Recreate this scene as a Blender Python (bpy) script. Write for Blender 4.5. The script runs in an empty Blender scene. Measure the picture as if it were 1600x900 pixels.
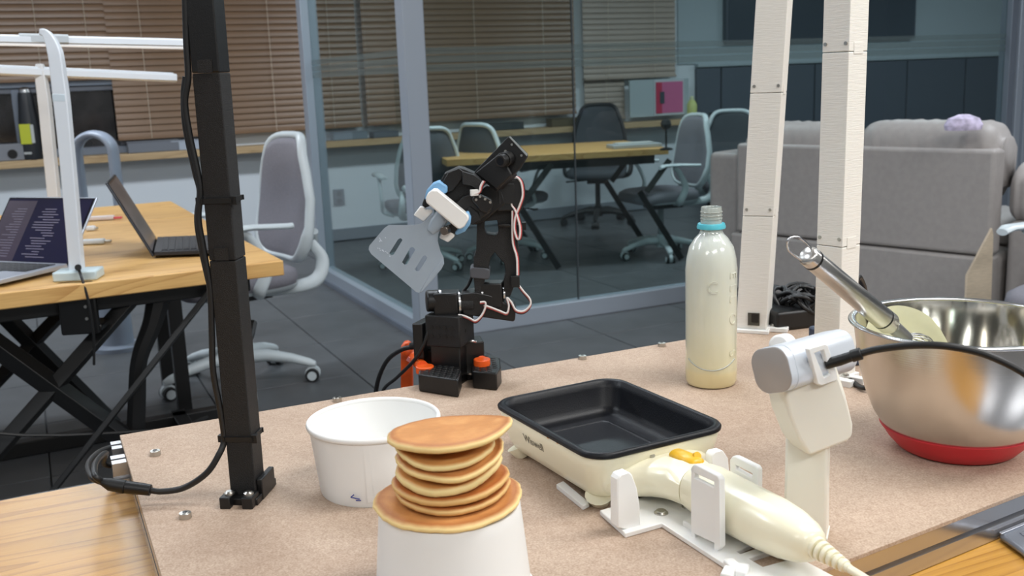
import bpy, bmesh, math, random
import numpy as np
from mathutils import Vector, Matrix, geometry
random.seed(7)
SC = bpy.context.scene
COL = SC.collection
PI = math.pi

# ---------------------------------------------------------------- camera
FPX, HZ, VX, EYE = 1600.0, 120.0, 1100.0, 1.2
_d = Vector((VX-800, FPX*FPX/(450-HZ), FPX)).normalized()
_up = -_d
_f = (Vector((0,0,1)) - _up*_up.z).normalized()
_r = _up.cross(_f)
if _r.x < 0: _r = -_r
RC = Matrix((_r, _f, _up))            # camera axes (right, down, forward) -> world
def ray(x, y): return RC @ Vector(((x-800)/FPX, (y-450)/FPX, 1.0))
CAMP = Vector((0, 0, EYE))
def at(x, y, z):
    r = ray(x, y); return CAMP + r*((z-EYE)/r.z)
def aty(x, y, Y):
    r = ray(x, y); return CAMP + r*(Y/r.y)
def onp(x, y, P0, n):
    r = ray(x, y); n = Vector(n); return CAMP + r*((Vector(P0)-CAMP).dot(n)/r.dot(n))
cd = bpy.data.cameras.new('camera'); cam = bpy.data.objects.new('camera', cd); COL.objects.link(cam)
cd.sensor_width = 36; cd.lens = 36*FPX/1600; cd.clip_start = .02
cx, cy, cz = RC.col[0], -RC.col[1], -RC.col[2]
cam.matrix_world = Matrix(((cx.x,cy.x,cz.x,0),(cx.y,cy.y,cz.y,0),(cx.z,cy.z,cz.z,EYE),(0,0,0,1)))
cd.dof.use_dof = True; cd.dof.focus_distance = 1.15; cd.dof.aperture_fstop = 12.5
SC.camera = cam

# ---------------------------------------------------------------- world, light, exposure
w = bpy.data.worlds.new('world'); SC.world = w; w.use_nodes = True
w.node_tree.nodes['Background'].inputs[0].default_value = (.75,.85,1,1)
w.node_tree.nodes['Background'].inputs[1].default_value = .12
SC.view_settings.view_transform = 'Standard'; SC.view_settings.look = 'None'
SC.view_settings.gamma = 1; SC.view_settings.use_curve_mapping = False
SC.view_settings.exposure = -0.22
# room frame: O is the glass corner post, U runs along the front glass, V into the meeting room
O = Vector((-.4346, 4.652, 0)); TH = math.radians(25)
U = Vector((math.cos(TH), math.sin(TH), 0)); V = Vector((-math.sin(TH), math.cos(TH), 0))
def W(u, v, z=0): return O + U*u + V*v + Vector((0,0,z))
CEIL = 2.65
def area(name, p, sx, sy, power, col):
    l = bpy.data.lights.new(name, 'AREA'); l.shape = 'RECTANGLE'; l.size = sx; l.size_y = sy
    l.energy = power; l.color = col
    o = bpy.data.objects.new(name, l); COL.objects.link(o); o.location = p
    o.rotation_euler = (0, 0, TH); return o
WARM = (1,.993,.972); COOL = (.86,.93,1)
LIGHTS = [(-.3,-4.0,1.2,.5,34,WARM), (1.3,-4.3,1.2,.5,34,WARM), (3.0,-4.3,1.2,.5,26,WARM), (-1.6,-5.9,1.2,.6,46,WARM), (.6,-5.9,1.2,.6,46,WARM), (-3.4,-5.0,1.2,.6,24,WARM),
          (-.8,-2.2,1.2,.3,32,COOL), (2.6,-1.9,1.2,.3,44,COOL), (-2.9,-2.4,1.2,.3,34,COOL),
          (-3.4,.9,1.2,.4,50,COOL), (-1.4,.9,1.2,.4,46,COOL), (1.4,.9,1.2,.3,54,COOL), (4.0,1.0,1.2,.3,44,COOL), (6.6,1.0,1.2,.3,50,COOL)]
for i,(u,v,sx,sy,pw,c) in enumerate(LIGHTS):
    area('ceiling_lamp_light', W(u,v,CEIL-.03), sx, sy, pw, c)

# ---------------------------------------------------------------- materials
def lin(c):
    c = [x/255 for x in c]
    return tuple(x/12.92 if x <= .04045 else ((x+.055)/1.055)**2.4 for x in c)+(1,)
MATS = {}
def M(name, rgb=None, rough=.5, metal=0, noise=0, nscale=20, bump=0, bscale=200, spec=.5, coat=0, sss=0, emis=0, trans=0, stretch=None, rgb2=None, alpha=1, aniso=0):
    if name in MATS: return MATS[name]
    m = bpy.data.materials.new(name); MATS[name] = m; m.use_nodes = True
    N = m.node_tree.nodes; L = m.node_tree.links; b = N['Principled BSDF']
    c = lin(rgb)
    b.inputs['Base Color'].default_value = c; b.inputs['Roughness'].default_value = rough
    b.inputs['Metallic'].default_value = metal; b.inputs['Specular IOR Level'].default_value = spec
    b.inputs['Coat Weight'].default_value = coat; b.inputs['Coat Roughness'].default_value = .08
    b.inputs['Transmission Weight'].default_value = trans; b.inputs['Alpha'].default_value = alpha
    b.inputs['Anisotropic'].default_value = aniso
    if sss: b.inputs['Subsurface Weight'].default_value = sss; b.inputs['Subsurface Radius'].default_value = (.02,.015,.01)
    if emis: b.inputs['Emission Color'].default_value = c; b.inputs['Emission Strength'].default_value = emis
    if noise or bump:
        tc = N.new('ShaderNodeTexCoord'); mp = N.new('ShaderNodeMapping'); L.new(tc.outputs['Object'], mp.inputs[0])
        if stretch: mp.inputs['Scale'].default_value = stretch
    if noise:
        n = N.new('ShaderNodeTexNoise'); n.inputs['Scale'].default_value = nscale; n.inputs['Detail'].default_value = 6
        L.new(mp.outputs[0], n.inputs[0]); r = N.new('ShaderNodeValToRGB'); L.new(n.outputs['Fac'], r.inputs[0])
        c2 = lin(rgb2) if rgb2 else tuple(x*(1-noise) for x in c[:3])+(1,)
        c3 = c if rgb2 else tuple(min(1,x*(1+noise)) for x in c[:3])+(1,)
        r.color_ramp.elements[0].color = c2; r.color_ramp.elements[1].color = c3
        r.color_ramp.elements[0].position = .35; r.color_ramp.elements[1].position = .65
        L.new(r.outputs[0], b.inputs['Base Color'])
    if bump:
        n2 = N.new('ShaderNodeTexNoise'); n2.inputs['Scale'].default_value = bscale; n2.inputs['Detail'].default_value = 4
        L.new(mp.outputs[0], n2.inputs[0]); bp = N.new('ShaderNodeBump'); bp.inputs['Strength'].default_value = bump
        bp.inputs['Distance'].default_value = .002
        L.new(n2.outputs['Fac'], bp.inputs['Height']); L.new(bp.outputs[0], b.inputs['Normal'])
    return m
def wood(name, light, dark, scale, ang, rough=.45, coat=0, cath=3.0):
    m = M(name, light, rough, coat=coat); N = m.node_tree.nodes; L = m.node_tree.links; b = N['Principled BSDF']
    tc = N.new('ShaderNodeTexCoord'); mp = N.new('ShaderNodeMapping'); L.new(tc.outputs['Object'], mp.inputs[0])
    mp.inputs['Rotation'].default_value = (0,0,-ang)
    mp2 = N.new('ShaderNodeMapping'); L.new(mp.outputs[0], mp2.inputs[0]); mp2.inputs['Scale'].default_value = (scale*.12, scale, scale)
    n = N.new('ShaderNodeTexNoise'); n.inputs['Scale'].default_value = 1.0; n.inputs['Detail'].default_value = 2; n.inputs['Distortion'].default_value = .3
    L.new(mp2.outputs[0], n.inputs[0])
    ma = N.new('ShaderNodeMath'); ma.operation = 'MULTIPLY'; ma.inputs[1].default_value = cath*6; L.new(n.outputs['Fac'], ma.inputs[0])
    fr = N.new('ShaderNodeMath'); fr.operation = 'FRACT'; L.new(ma.outputs[0], fr.inputs[0])
    mp3 = N.new('ShaderNodeMapping'); L.new(mp.outputs[0], mp3.inputs[0]); mp3.inputs['Scale'].default_value = (scale*2, scale*60, scale*60)
    n3 = N.new('ShaderNodeTexNoise'); n3.inputs['Scale'].default_value = 1; n3.inputs['Detail'].default_value = 3; L.new(mp3.outputs[0], n3.inputs[0])
    pw = N.new('ShaderNodeMath'); pw.operation = 'POWER'; pw.inputs[1].default_value = 4; L.new(fr.outputs[0], pw.inputs[0])
    mx = N.new('ShaderNodeMath'); mx.operation = 'MULTIPLY_ADD'; mx.inputs[1].default_value = .45; L.new(pw.outputs[0], mx.inputs[0])
    ms = N.new('ShaderNodeMath'); ms.operation = 'MULTIPLY'; ms.inputs[1].default_value = .55; L.new(n3.outputs['Fac'], ms.inputs[0]); L.new(ms.outputs[0], mx.inputs[2])
    r = N.new('ShaderNodeValToRGB'); L.new(mx.outputs[0], r.inputs[0])
    r.color_ramp.elements[0].color = lin(light); r.color_ramp.elements[1].color = lin(dark)
    r.color_ramp.elements[0].position = .2; r.color_ramp.elements[1].position = .85
    L.new(r.outputs[0], b.inputs['Base Color'])
    return m
def glassm(name, tint, refl_rough=0.0, diff=0.0, dcol=(150,160,160), ior=1.45, glossmul=1.0):
    m = bpy.data.materials.new(name); MATS[name] = m; m.use_nodes = True; N = m.node_tree.nodes; L = m.node_tree.links
    for n in list(N): N.remove(n)
    out = N.new('ShaderNodeOutputMaterial'); t = N.new('ShaderNodeBsdfTransparent'); t.inputs[0].default_value = tint+(1,)
    g = N.new('ShaderNodeBsdfGlossy'); g.inputs['Roughness'].default_value = refl_rough
    d = N.new('ShaderNodeBsdfDiffuse'); d.inputs[0].default_value = lin(dcol)
    fr = N.new('ShaderNodeFresnel'); fr.inputs[0].default_value = ior
    mm = N.new('ShaderNodeMath'); mm.operation='MULTIPLY'; mm.inputs[1].default_value = glossmul; L.new(fr.outputs[0], mm.inputs[0])
    ge = N.new('ShaderNodeNewGeometry'); iv = N.new('ShaderNodeMath'); iv.operation='SUBTRACT'; iv.inputs[0].default_value = 1; L.new(ge.outputs['Backfacing'], iv.inputs[1])
    m3 = N.new('ShaderNodeMath'); m3.operation='MULTIPLY'; L.new(mm.outputs[0], m3.inputs[0]); L.new(iv.outputs[0], m3.inputs[1]); mm = m3
    m1 = N.new('ShaderNodeMixShader'); m1.inputs[0].default_value = diff; L.new(t.outputs[0], m1.inputs[1]); L.new(d.outputs[0], m1.inputs[2])
    m2 = N.new('ShaderNodeMixShader'); L.new(mm.outputs[0], m2.inputs[0]); L.new(m1.outputs[0], m2.inputs[1]); L.new(g.outputs[0], m2.inputs[2])
    L.new(m2.outputs[0], out.inputs[0]); return m

WALL = M('wall_paint', (220,226,232), .7)
WHITEW = M('pale_wall', (172,184,190), .7)
DARKW = M('dark_panel', (84,92,103), .5)
TILE = M('floor_tile', (88,90,93), .42, noise=.10, nscale=6)
GROUT = M('grout', (92,94,98), .8)
ALU = M('painted_aluminium', (165,174,186), .38, metal=.25)
ALUD = M('frame_grey', (120,128,140), .4, metal=.2)
OAK = wood('oak_desk', (222,178,112), (180,128,68), 5, TH, .42)
OAKF = wood('oak_front_desk', (196,146,66), (152,102,38), 8, TH, .35, cath=3.0)
SILL = wood('sill_wood', (200,172,132), (165,135,98), 4, TH)
SLAT = M('blind_slat', (134,106,82), .34, noise=.06, nscale=3)
SLAT2 = M('pale_blind_slat', (170,155,142), .4, noise=.05, nscale=3)
CORDM = M('blind_cord', (205,190,170), .7)
GLASS = glassm('meeting_glass', (.725,.79,.785), 0, .015, (130,150,155))
FILM = glassm('frost_film', (.80,.83,.83), .25, .14, (150,165,165))
BLKM = M('black_metal', (18,18,19), .42)
BLKP = M('black_plastic', (14,14,15), .38, bump=.15, bscale=900)
BLKG = M('black_printed_plastic', (13,13,14), .5, noise=.15, nscale=300, bump=.6, bscale=1100)
BLKR = M('black_rubber', (11,11,12), .5)
SILV = M('silver_metal', (200,200,200), .25, metal=1)
STEEL = M('steel_screw', (190,188,182), .3, metal=1)
WPRINT = M('white_printed_plastic', (232,229,222), .5, bump=.25, bscale=500, stretch=(.1,.1,1.5), sss=.05)
WPLA = M('white_plastic_cradle', (236,236,234), .4, sss=.08)
IVORY = M('ivory_plastic', (238,233,208), .28, sss=.05, coat=.2)
CREAMP = M('cream_stand_plastic', (238,234,222), .42, sss=.08)
CHWHITE = M('chair_white_plastic', (205,214,218), .35)
CHGREY = M('chair_grey_fabric', (128,126,134), .85, noise=.06, nscale=150, bump=.3, bscale=400)
CHMESH = M('chair_dark_mesh', (78,82,88), .8, noise=.1, nscale=200)
CHDARK = M('chair_mechanism', (35,36,38), .5)
SOFA = M('sofa_leather', (164,158,155), .5, noise=.04, nscale=40, bump=.2, bscale=300)
PAPER = M('white_paper', (238,238,236), .45, spec=.4)
ORANGE = M('orange_plastic', (235,92,28), .35)
CABLE = M('cable_rubber', (22,22,23), .45)
YELP = M('yellow_plastic', (228,178,38), .35)
LAMPW = M('lamp_white', (225,230,236), .35)
LAPS = M('laptop_aluminium', (178,184,196), .35, metal=.5)
LAPD = M('laptop_dark', (52,54,60), .4, metal=.4)
KEYS = M('laptop_key', (32,33,38), .5)

# ---------------------------------------------------------------- mesh helpers
ORG = {}
class MB:
    def __init__(s): s.bm = bmesh.new()
    def geom(s, verts, faces):
        vs = [s.bm.verts.new(v) for v in verts]
        for f in faces:
            try: s.bm.faces.new([vs[i] for i in f])
            except ValueError: pass
        return s
    def box(s, c, size, yaw=0, rot=None):
        x,y,z = [a/2 for a in size]; R = rot if rot is not None else Matrix.Rotation(yaw,3,'Z'); c = Vector(c)
        vs = [c+R@Vector((i*x,j*y,k*z)) for k in (-1,1) for j in (-1,1) for i in (-1,1)]
        return s.geom(vs, [(0,2,3,1),(4,5,7,6),(0,1,5,4),(2,6,7,3),(0,4,6,2),(1,3,7,5)])
    def cyl(s, p0, p1, r0, r1=None, n=20):
        r1 = r0 if r1 is None else r1; p0 = Vector(p0); p1 = Vector(p1); d = (p1-p0).normalized()
        a = d.orthogonal().normalized(); b = d.cross(a)
        vs = [p+(a*math.cos(t)+b*math.sin(t))*r for p,r in ((p0,r0),(p1,r1)) for t in [2*PI*i/n for i in range(n)]]
        return s.geom(vs, [(i,(i+1)%n,n+(i+1)%n,n+i) for i in range(n)]+[tuple(range(n-1,-1,-1)), tuple(range(n,2*n))])
    def rings(s, rings, cap0=True, cap1=True):
        n = len(rings[0]); vs = [v for r in rings for v in r]; fs = []
        for k in range(len(rings)-1):
            for i in range(n): fs.append((k*n+i, k*n+(i+1)%n, (k+1)*n+(i+1)%n, (k+1)*n+i))
        if cap0: fs.append(tuple(range(n-1,-1,-1)))
        if cap1: fs.append(tuple((len(rings)-1)*n+i for i in range(n)))
        return s.geom(vs, fs)
    def tube(s, pts, r, n=8, smooth=True, sub=6, ry=None, up=None):
        pts = [Vector(p) for p in pts]
        rr = r if isinstance(r,(list,tuple)) else [r]*len(pts)
        if smooth and len(pts) > 2:
            q, rq = [], []
            P = [pts[0]*2-pts[1]]+pts+[pts[-1]*2-pts[-2]]
            for i in range(1,len(P)-2):
                for k in range(sub):
                    t = k/sub; a,b,c,d = P[i-1],P[i],P[i+1],P[i+2]
                    q.append(.5*((2*b)+(c-a)*t+(2*a-5*b+4*c-d)*t*t+(3*b-a-3*c+d)*t**3)); rq.append(rr[i-1]*(1-t)+rr[i]*t)
            q.append(pts[-1]); rq.append(rr[-1]); pts, rr = q, rq
        T = [(pts[min(i+1,len(pts)-1)]-pts[max(i-1,0)]).normalized() for i in range(len(pts))]
        a = Vector(up) if up else T[0].orthogonal().normalized(); out = []
        for p,t,ra in zip(pts,T,rr):
            a = (a-t*a.dot(t)).normalized(); b = t.cross(a)
            out.append([p+a*math.cos(2*PI*i/n)*ra+b*math.sin(2*PI*i/n)*ra*(ry or 1) for i in range(n)])
        return s.rings(out)
    def lathe(s, c, prof, n=48, cap0=True, cap1=True):
        c = Vector(c)
        return s.rings([[c+Vector((r*math.cos(2*PI*i/n), r*math.sin(2*PI*i/n), z)) for i in range(n)] for r,z in prof], cap0, cap1)
    def prism(s, pts, ext, holes=()):
        """pts: 3D outline, ext: extrusion vector, holes: 3D outlines"""
        loops = [[Vector(p) for p in pts]]+[[Vector(p) for p in h] for h in holes]; ext = Vector(ext)
        tri = geometry.tessellate_polygon(loops); flat = [p for l in loops for p in l]; n = len(flat)
        vs = flat+[p+ext for p in flat]; fs = [tuple(t) for t in tri]+[tuple(n+i for i in reversed(t)) for t in tri]
        k = 0
        for l in loops:
            m = len(l); fs += [(k+i, k+(i+1)%m, n+k+(i+1)%m, n+k+i) for i in range(m)]; k += m
        return s.geom(vs, fs)
    def build(s, name, mat, parent=None, bevel=0, smooth=True, seg=2, angle=35, subd=0, local=False):
        bm = s.bm; bmesh.ops.recalc_face_normals(bm, faces=bm.faces[:])
        me = bpy.data.meshes.new(name)
        o = bpy.data.objects.new(name, me); COL.objects.link(o)
        if parent is not None:
            org = ORG.get(parent, Vector((0,0,0))); o.parent = parent
        else:
            xs = [v.co for v in bm.verts]; lo = Vector([min(v[i] for v in xs) for i in range(3)]); hi = Vector([max(v[i] for v in xs) for i in range(3)])
            org = Vector(((lo.x+hi.x)/2, (lo.y+hi.y)/2, lo.z)); o.location = org
        ORG[o] = org
        if not local: bmesh.ops.translate(bm, verts=bm.verts[:], vec=-org)
        bm.to_mesh(me); bm.free(); me.materials.append(mat)
        if smooth:
            me.shade_smooth(); me.set_sharp_from_angle(angle=math.radians(angle))
        if bevel:
            b = o.modifiers.new('bevel','BEVEL'); b.width = bevel; b.segments = seg; b.limit_method = 'ANGLE'; b.angle_limit = math.radians(40); b.harden_normals = False
        if subd:
            b = o.modifiers.new('sub','SUBSURF'); b.levels = subd; b.render_levels = subd
        return o
def tag(o, label=None, cat=None, group=None, kind=None):
    if label: o['label'] = label
    if cat: o['category'] = cat
    if group: o['group'] = group
    if kind: o['kind'] = kind
    return o
def thing(name, label, cat, loc=(0,0,0), group=None):
    o = bpy.data.objects.new(name, None); COL.objects.link(o); o.location = loc; o.empty_display_size = .05
    ORG[o] = Vector(loc); return tag(o, label, cat, group)
def copy_tree(o, parent=None):
    c = o.copy(); COL.objects.link(c); c.parent = parent
    for ch in [x for x in KIDS.get(o.name, [])]: copy_tree(ch, c)
    return c
KIDS = {}
def index_kids(root):
    for o in list(COL.objects):
        if o.parent is not None: KIDS.setdefault(o.parent.name, [])
    KIDS.clear()
    for o in list(COL.objects):
        if o.parent is not None: KIDS.setdefault(o.parent.name, []).append(o)
def rrect(hw, hh, r, n=6):
    pts = []
    for cx_,cy_,a0 in ((hw-r,hh-r,0),(-hw+r,hh-r,PI/2),(-hw+r,-hh+r,PI),(hw-r,-hh+r,1.5*PI)):
        for i in range(n+1):
            a = a0+PI/2*i/n; pts.append((cx_+r*math.cos(a), cy_+r*math.sin(a)))
    return pts
def pp(mb, pts, P0, n, th, holes=()):
    """outline read on the plane (P0, n), given real depth th along n"""
    n = Vector(n).normalized()
    return mb.prism([onp(x,y,P0,n) for x,y in pts], n*th, [[onp(x,y,P0,n) for x,y in h] for h in holes])

# ---------------------------------------------------------------- setting
fl = MB().box(W(2.3,-2.4,-.02), (16.8,12,.02), TH).build('floor', GROUT); tag(fl, kind='structure')
tile0 = None
T = .6
for i in range(-7, 10):
    for j in range(-8, 7):
        u, v = i*T+.18, j*T+.25
        c = W(u+T/2, v+T/2, 0)
        if v > 3.1 or u < -4.2 or c.y < .9 or abs(c.x) > c.y*.62+.6: continue
        if tile0 is None: o = tile0 = MB().box((0,0,-.004), (T-.005,T-.005,.01)).build('floor_tile', TILE, fl, bevel=.0015, seg=1, local=True)
        else:
            o = tile0.copy(); COL.objects.link(o); o.parent = fl
        o.location = c - ORG[fl]; o.rotation_euler = (0,0,TH)
tag(MB().box(W(2.3,-2.4,CEIL+.03), (16.8,12,.06), TH).build('ceiling', M('ceiling_paint',(225,226,228),.8)), kind='structure')
BW = 3.35
wb = MB().box(W(2.3,BW+.05,CEIL/2), (16.8,.1,CEIL), TH).build('wall_back', WALL); tag(wb, kind='structure')
tag(MB().box(W(-6,-2,CEIL/2), (.1,11,CEIL), TH).build('wall_left', WALL), kind='structure')
tag(MB().box(W(10.5,-2,CEIL/2), (.1,11,CEIL), TH).build('wall_right', WALL), kind='structure')
tag(MB().box(W(2.3,-8.2,CEIL/2), (16.8,.1,CEIL), TH).build('wall_front', M('white_wall',(226,226,224),.7)), kind='structure')
tag(MB().box(W(2.3,BW-.006,.045), (16.8,.012,.09), TH).build('baseboard_back', M('baseboard',(140,146,154),.5)), kind='structure')
def onwall(x, y, v=BW):
    p = onp(x, y, W(0,v), V); r = p-O; return r.dot(U), p.z
# window sill board
sl = MB().box(W(-.6,BW-.10,.755), (9.0,.20,.05), TH).build('trim_1', SILL, bevel=.004); tag(sl, kind='structure')
# window seen under the raised blind
ua, _z = onwall(-140,130); ub, _z = onwall(198,133); z0w, z1w = .78, 1.30
win = tag(thing('window_1', None, None, W((ua+ub)/2,BW-.03,z0w)), kind='structure')
def frame(mb, u0,u1,z0,z1,v,wd,dp):
    for (a,b,c,d) in ((u0,u1,z1-wd,z1),(u0,u1,z0,z0+wd),(u0,u0+wd,z0+wd,z1-wd),(u1-wd,u1,z0+wd,z1-wd)):
        mb.box(W((a+b)/2,v,(c+d)/2),(b-a,dp,d-c),TH)
    return mb
frame(MB(),ua,ub,z0w,z1w,BW-.03,.05,.06).build('window_frame', ALUD, win, bevel=.004)
frame(MB(),ua+.05,ub-.05,z0w+.02,z1w-.05,BW-.022,.035,.04).build('sash_frame', M('sash_grey',(105,108,116),.4), win, bevel=.004)
um,_z = onwall(28,180)
MB().box(W(um,BW-.03,1.03),(.05,.05,.42),TH).build('mullion', ALUD, win, bevel=.004)
MB().box(W((ua+ub)/2,BW-.004,1.03),(ub-ua-.12,.006,.42),TH).build('window_pane', M('night_window_glass',(14,16,20),.08,noise=.6,nscale=7,rgb2=(42,40,42)), win)

# venetian blinds: each slat a part
def blind(label, x0, x1, ybot, sm, pitch=.045, cords=3, v=BW-.075, tilt=73, top=2.3):
    u0,_ = onwall(x0, ybot, v); u1,_ = onwall(x1, ybot, v); _u, zb = onwall((x0+x1)/2, ybot, v)
    L = u1-u0; cu = (u0+u1)/2
    t = thing('venetian_blind', label, 'blind', W(cu,v,zb), 'wooden venetian blinds on the far wall')
    mb = MB(); n = 6
    R = Matrix.Rotation(math.radians(tilt),3,'X')
    pr = []
    for s_ in (-1,1):
        row = []
        for k in range(n+1):
            y = (k/n-.5)*.05; zz = .003*math.cos((k/n-.5)*PI)
            row.append(R@Vector((s_*L/2, y, zz)))
        pr.append([p+Vector((0,0,.0015)) for p in row]+[p-Vector((0,0,.0015)) for p in reversed(row)])
    mb.rings(pr)
    s0 = mb.build('slat', sm, t, local=True, smooth=False)
    z = zb+.03; first = True
    while z < top:
        o = s0 if first else s0.copy()
        if not first: COL.objects.link(o); o.parent = t
        first = False
        o.location = (0,0,z-zb); o.rotation_euler = (random.uniform(-.05,.05),0,TH); z += pitch
    MB().box(W(cu,v,zb+.005),(L,.045,.02),TH).build('bottom_rail', sm, t, bevel=.003)
    MB().box(W(cu,v,top+.02),(L,.06,.05),TH).build('head_rail', sm, t)
    for k in range(cords):
        cu_ = u0+L*(k+.5)/cords
        MB().cyl(W(cu_,v-.035,zb),W(cu_,v-.035,top),.0022,n=5).build('lift_cord', CORDM, t)
blind('brown blind pulled halfway up above the dark window at far left', -140, 181, 128, SLAT, cords=4)
blind('brown blind lowered to the sill beside the black post', 184, 566, 208, SLAT, cords=4, v=BW-.085)
blind('brown blind in the meeting room behind the robot arm', 574, 900, 186, SLAT, cords=3)
blind('pale blind in the meeting room reaching down to head height', 912, 1055, 122, SLAT2, cords=2)
blind('short pale blind between brown blind and whiteboard', 914, 976, 186, SLAT2, cords=1, v=BW-.045, top=1.27)

# meeting room far wall: pale pier, screen, dark panelling
u0,_ = onwall(1126,100); u1,_ = onwall(1640,100)
for k,(xa,xb) in enumerate(((1085,1122),(1124,1209),(1211,1268),(1270,1412),(1414,1503),(1505,1640))):
    a,_ = onwall(xa,115); b,_ = onwall(xb,115)
    MB().box(W((a+b)/2,BW-.02,.62),(b-a-.004,.04,1.18),TH).build('wall_panel', DARKW, wb, bevel=.004)
a,_ = onwall(1085,110); b,_ = onwall(1640,110)
MB().box(W((a+b)/2,BW-.03,1.235),(b-a,.06,.03),TH).build('panel_cap', WHITEW, wb, bevel=.004)
a,_ = onwall(1058,60); b,_ = onwall(1640,60)
MB().box(W((a+b)/2,BW-.008,(1.25+CEIL)/2),(b-a,.016,CEIL-1.25),TH).build('upper_panel', WHITEW, wb)
a,_ = onwall(1127,30); b,_ = onwall(1422,30)
sc_ = thing('wall_screen','large dark wall-mounted screen inside the meeting room','screen',W((a+b)/2,BW-.05,1.42))
MB().box(W((a+b)/2,BW-.05,1.87),(b-a,.05,.90),TH).build('bezel', M('screen_bezel',(80,88,98),.35), sc_, bevel=.006)
MB().box(W((a+b)/2,BW-.077,1.87),(b-a-.05,.006,.85),TH).build('screen_panel', M('screen_dark',(66,75,85),.25), sc_)

# glass partition: corner post, far post, end frame, rails, panes with frosted stripes
gw = tag(thing('wall_glass', None, None, W(0,0,0)), kind='structure')
PW = .10; TOPZ = 2.6
MB().box(W(PW/2,PW/2,TOPZ/2),(PW,PW,TOPZ),TH).build('corner_post', ALU, gw, bevel=.004)
v1 = 1.83
MB().box(W(PW/2,v1,TOPZ/2),(PW,.10,TOPZ),TH).build('door_post', ALU, gw, bevel=.004)
MB().box(W(PW/2,v1+.075,TOPZ/2),(.06,.05,TOPZ),TH).build('door_jamb', ALUD, gw, bevel=.003)
def onf(x, y, v=0.0):
    p = onp(x,y,W(0,v),V); return (p-O).dot(U)
uE = onf(1584,100)
MB().box(W(uE,PW/2,TOPZ/2),(.05,.08,TOPZ),TH).build('end_post', ALUD, gw, bevel=.004)
MB().box(W(uE+.06,PW/2,TOPZ/2),(.05,.11,TOPZ),TH).build('end_post', ALU, gw, bevel=.004)
MB().box(W(uE+.55,PW/2,TOPZ/2),(.85,.09,TOPZ),TH).build('end_panel', ALU, gw, bevel=.004)
RH = .085
MB().box(W((PW+uE)/2,PW/2,RH/2),(uE-PW,.08,RH),TH).build('bottom_rail', ALU, gw, bevel=.003)
MB().box(W(PW/2,(PW+v1)/2,RH/2),(.08,v1-PW-.05,RH),TH).build('bottom_rail', ALU, gw, bevel=.003)
MB().box(W(PW/2-.045,(PW+v1)/2,.012),(.02,v1-PW,.024),TH).build('floor_bead', ALUD, gw)
uj = onf(906,250)
for a,b in ((PW,uj-.003),(uj+.003,uE-.025)):
    MB().box(W((a+b)/2,PW/2,(RH+TOPZ)/2),(b-a,.008,TOPZ-RH),TH).build('glass_pane', GLASS, gw)
    for k,(z0,z1) in enumerate(((1.237,1.268),(1.276,1.306),(1.314,1.343))):
        MB().box(W((a+b)/2,PW/2-.0055,(z0+z1)/2),(b-a,.001,z1-z0),TH).build('frosted_stripe', FILM, gw)
MB().box(W(uj,PW/2,(RH+TOPZ)/2),(.006,.009,TOPZ-RH),TH).build('glass_joint', M('silicone_joint',(70,76,80),.4), gw)
MB().box(W(PW/2,(PW+v1-.05)/2,(RH+TOPZ)/2),(.008,v1-.05-PW,TOPZ-RH),TH).build('glass_pane', GLASS, gw)
for k,(z0,z1) in enumerate(((1.237,1.268),(1.276,1.306),(1.314,1.343))):
    MB().box(W(PW/2-.0055,(PW+v1-.05)/2,(z0+z1)/2),(.001,v1-.05-PW,z1-z0),TH).build('frosted_stripe', FILM, gw)

# wall socket
u,z = onwall(529,308)
t = thing('wall_socket','grey double wall socket low on the wall behind the glass','socket',W(u,BW-.01,z-.06))
MB().box(W(u,BW-.008,z),(.085,.016,.125),TH).build('face_plate', M('socket_grey',(112,120,128),.5), t, bevel=.004)
for dz in (-.028,.028): MB().cyl(W(u,BW-.022,z+dz),W(u,BW-.012,z+dz),.02).build('outlet', M('socket_dark',(80,86,92),.5), t)

# ---------------------------------------------------------------- far sill things
def sillp(x, y, v=BW-.13): return onwall(x,y,v)
u,_z = sillp(46,200); ZS = .781
t = thing('speaker_tower','dark cylindrical bottle-shaped device with a yellow label on the sill','device',W(u,BW-.14,ZS))
c = W(u,BW-.14,ZS); 
MB().lathe(c,[(.066,0),(.068,.02),(.066,.16),(.06,.26),(.05,.36),(.046,.42),(.042,.44)],28).build('body', M('flask_dark',(40,42,46),.35), t)
MB().lathe(c+Vector((0,0,.44)),[(.038,0),(.036,.02),(.02,.035)],24).build('cap', SILV, t)
MB().box(c+Vector((-.0,-.062,.17)),(.07,.02,.13),0).build('yellow_label', M('label_yellow',(200,205,60),.5), t)
MB().box(c+Vector((.035,-.056,.17)),(.03,.018,.12),.5).build('white_label', M('label_white',(190,192,190),.5), t)
MB().box(c+Vector((.0,-.068,.045)),(.05,.006,.014),0).build('small_label', M('label_white',(190,192,190),.5), t)
u,_z = sillp(10,228)
t = thing('router','grey box with a dark port on the sill left of the dark device','box',W(u,BW-.12,ZS))
MB().box(W(u,BW-.12,ZS+.055),(.24,.12,.11),TH).build('body', M('box_grey',(130,132,138),.5), t, bevel=.006)
MB().cyl(W(u+.03,BW-.175,ZS+.045),W(u+.03,BW-.186,ZS+.045),.03).build('port', BLKP, t)
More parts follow.
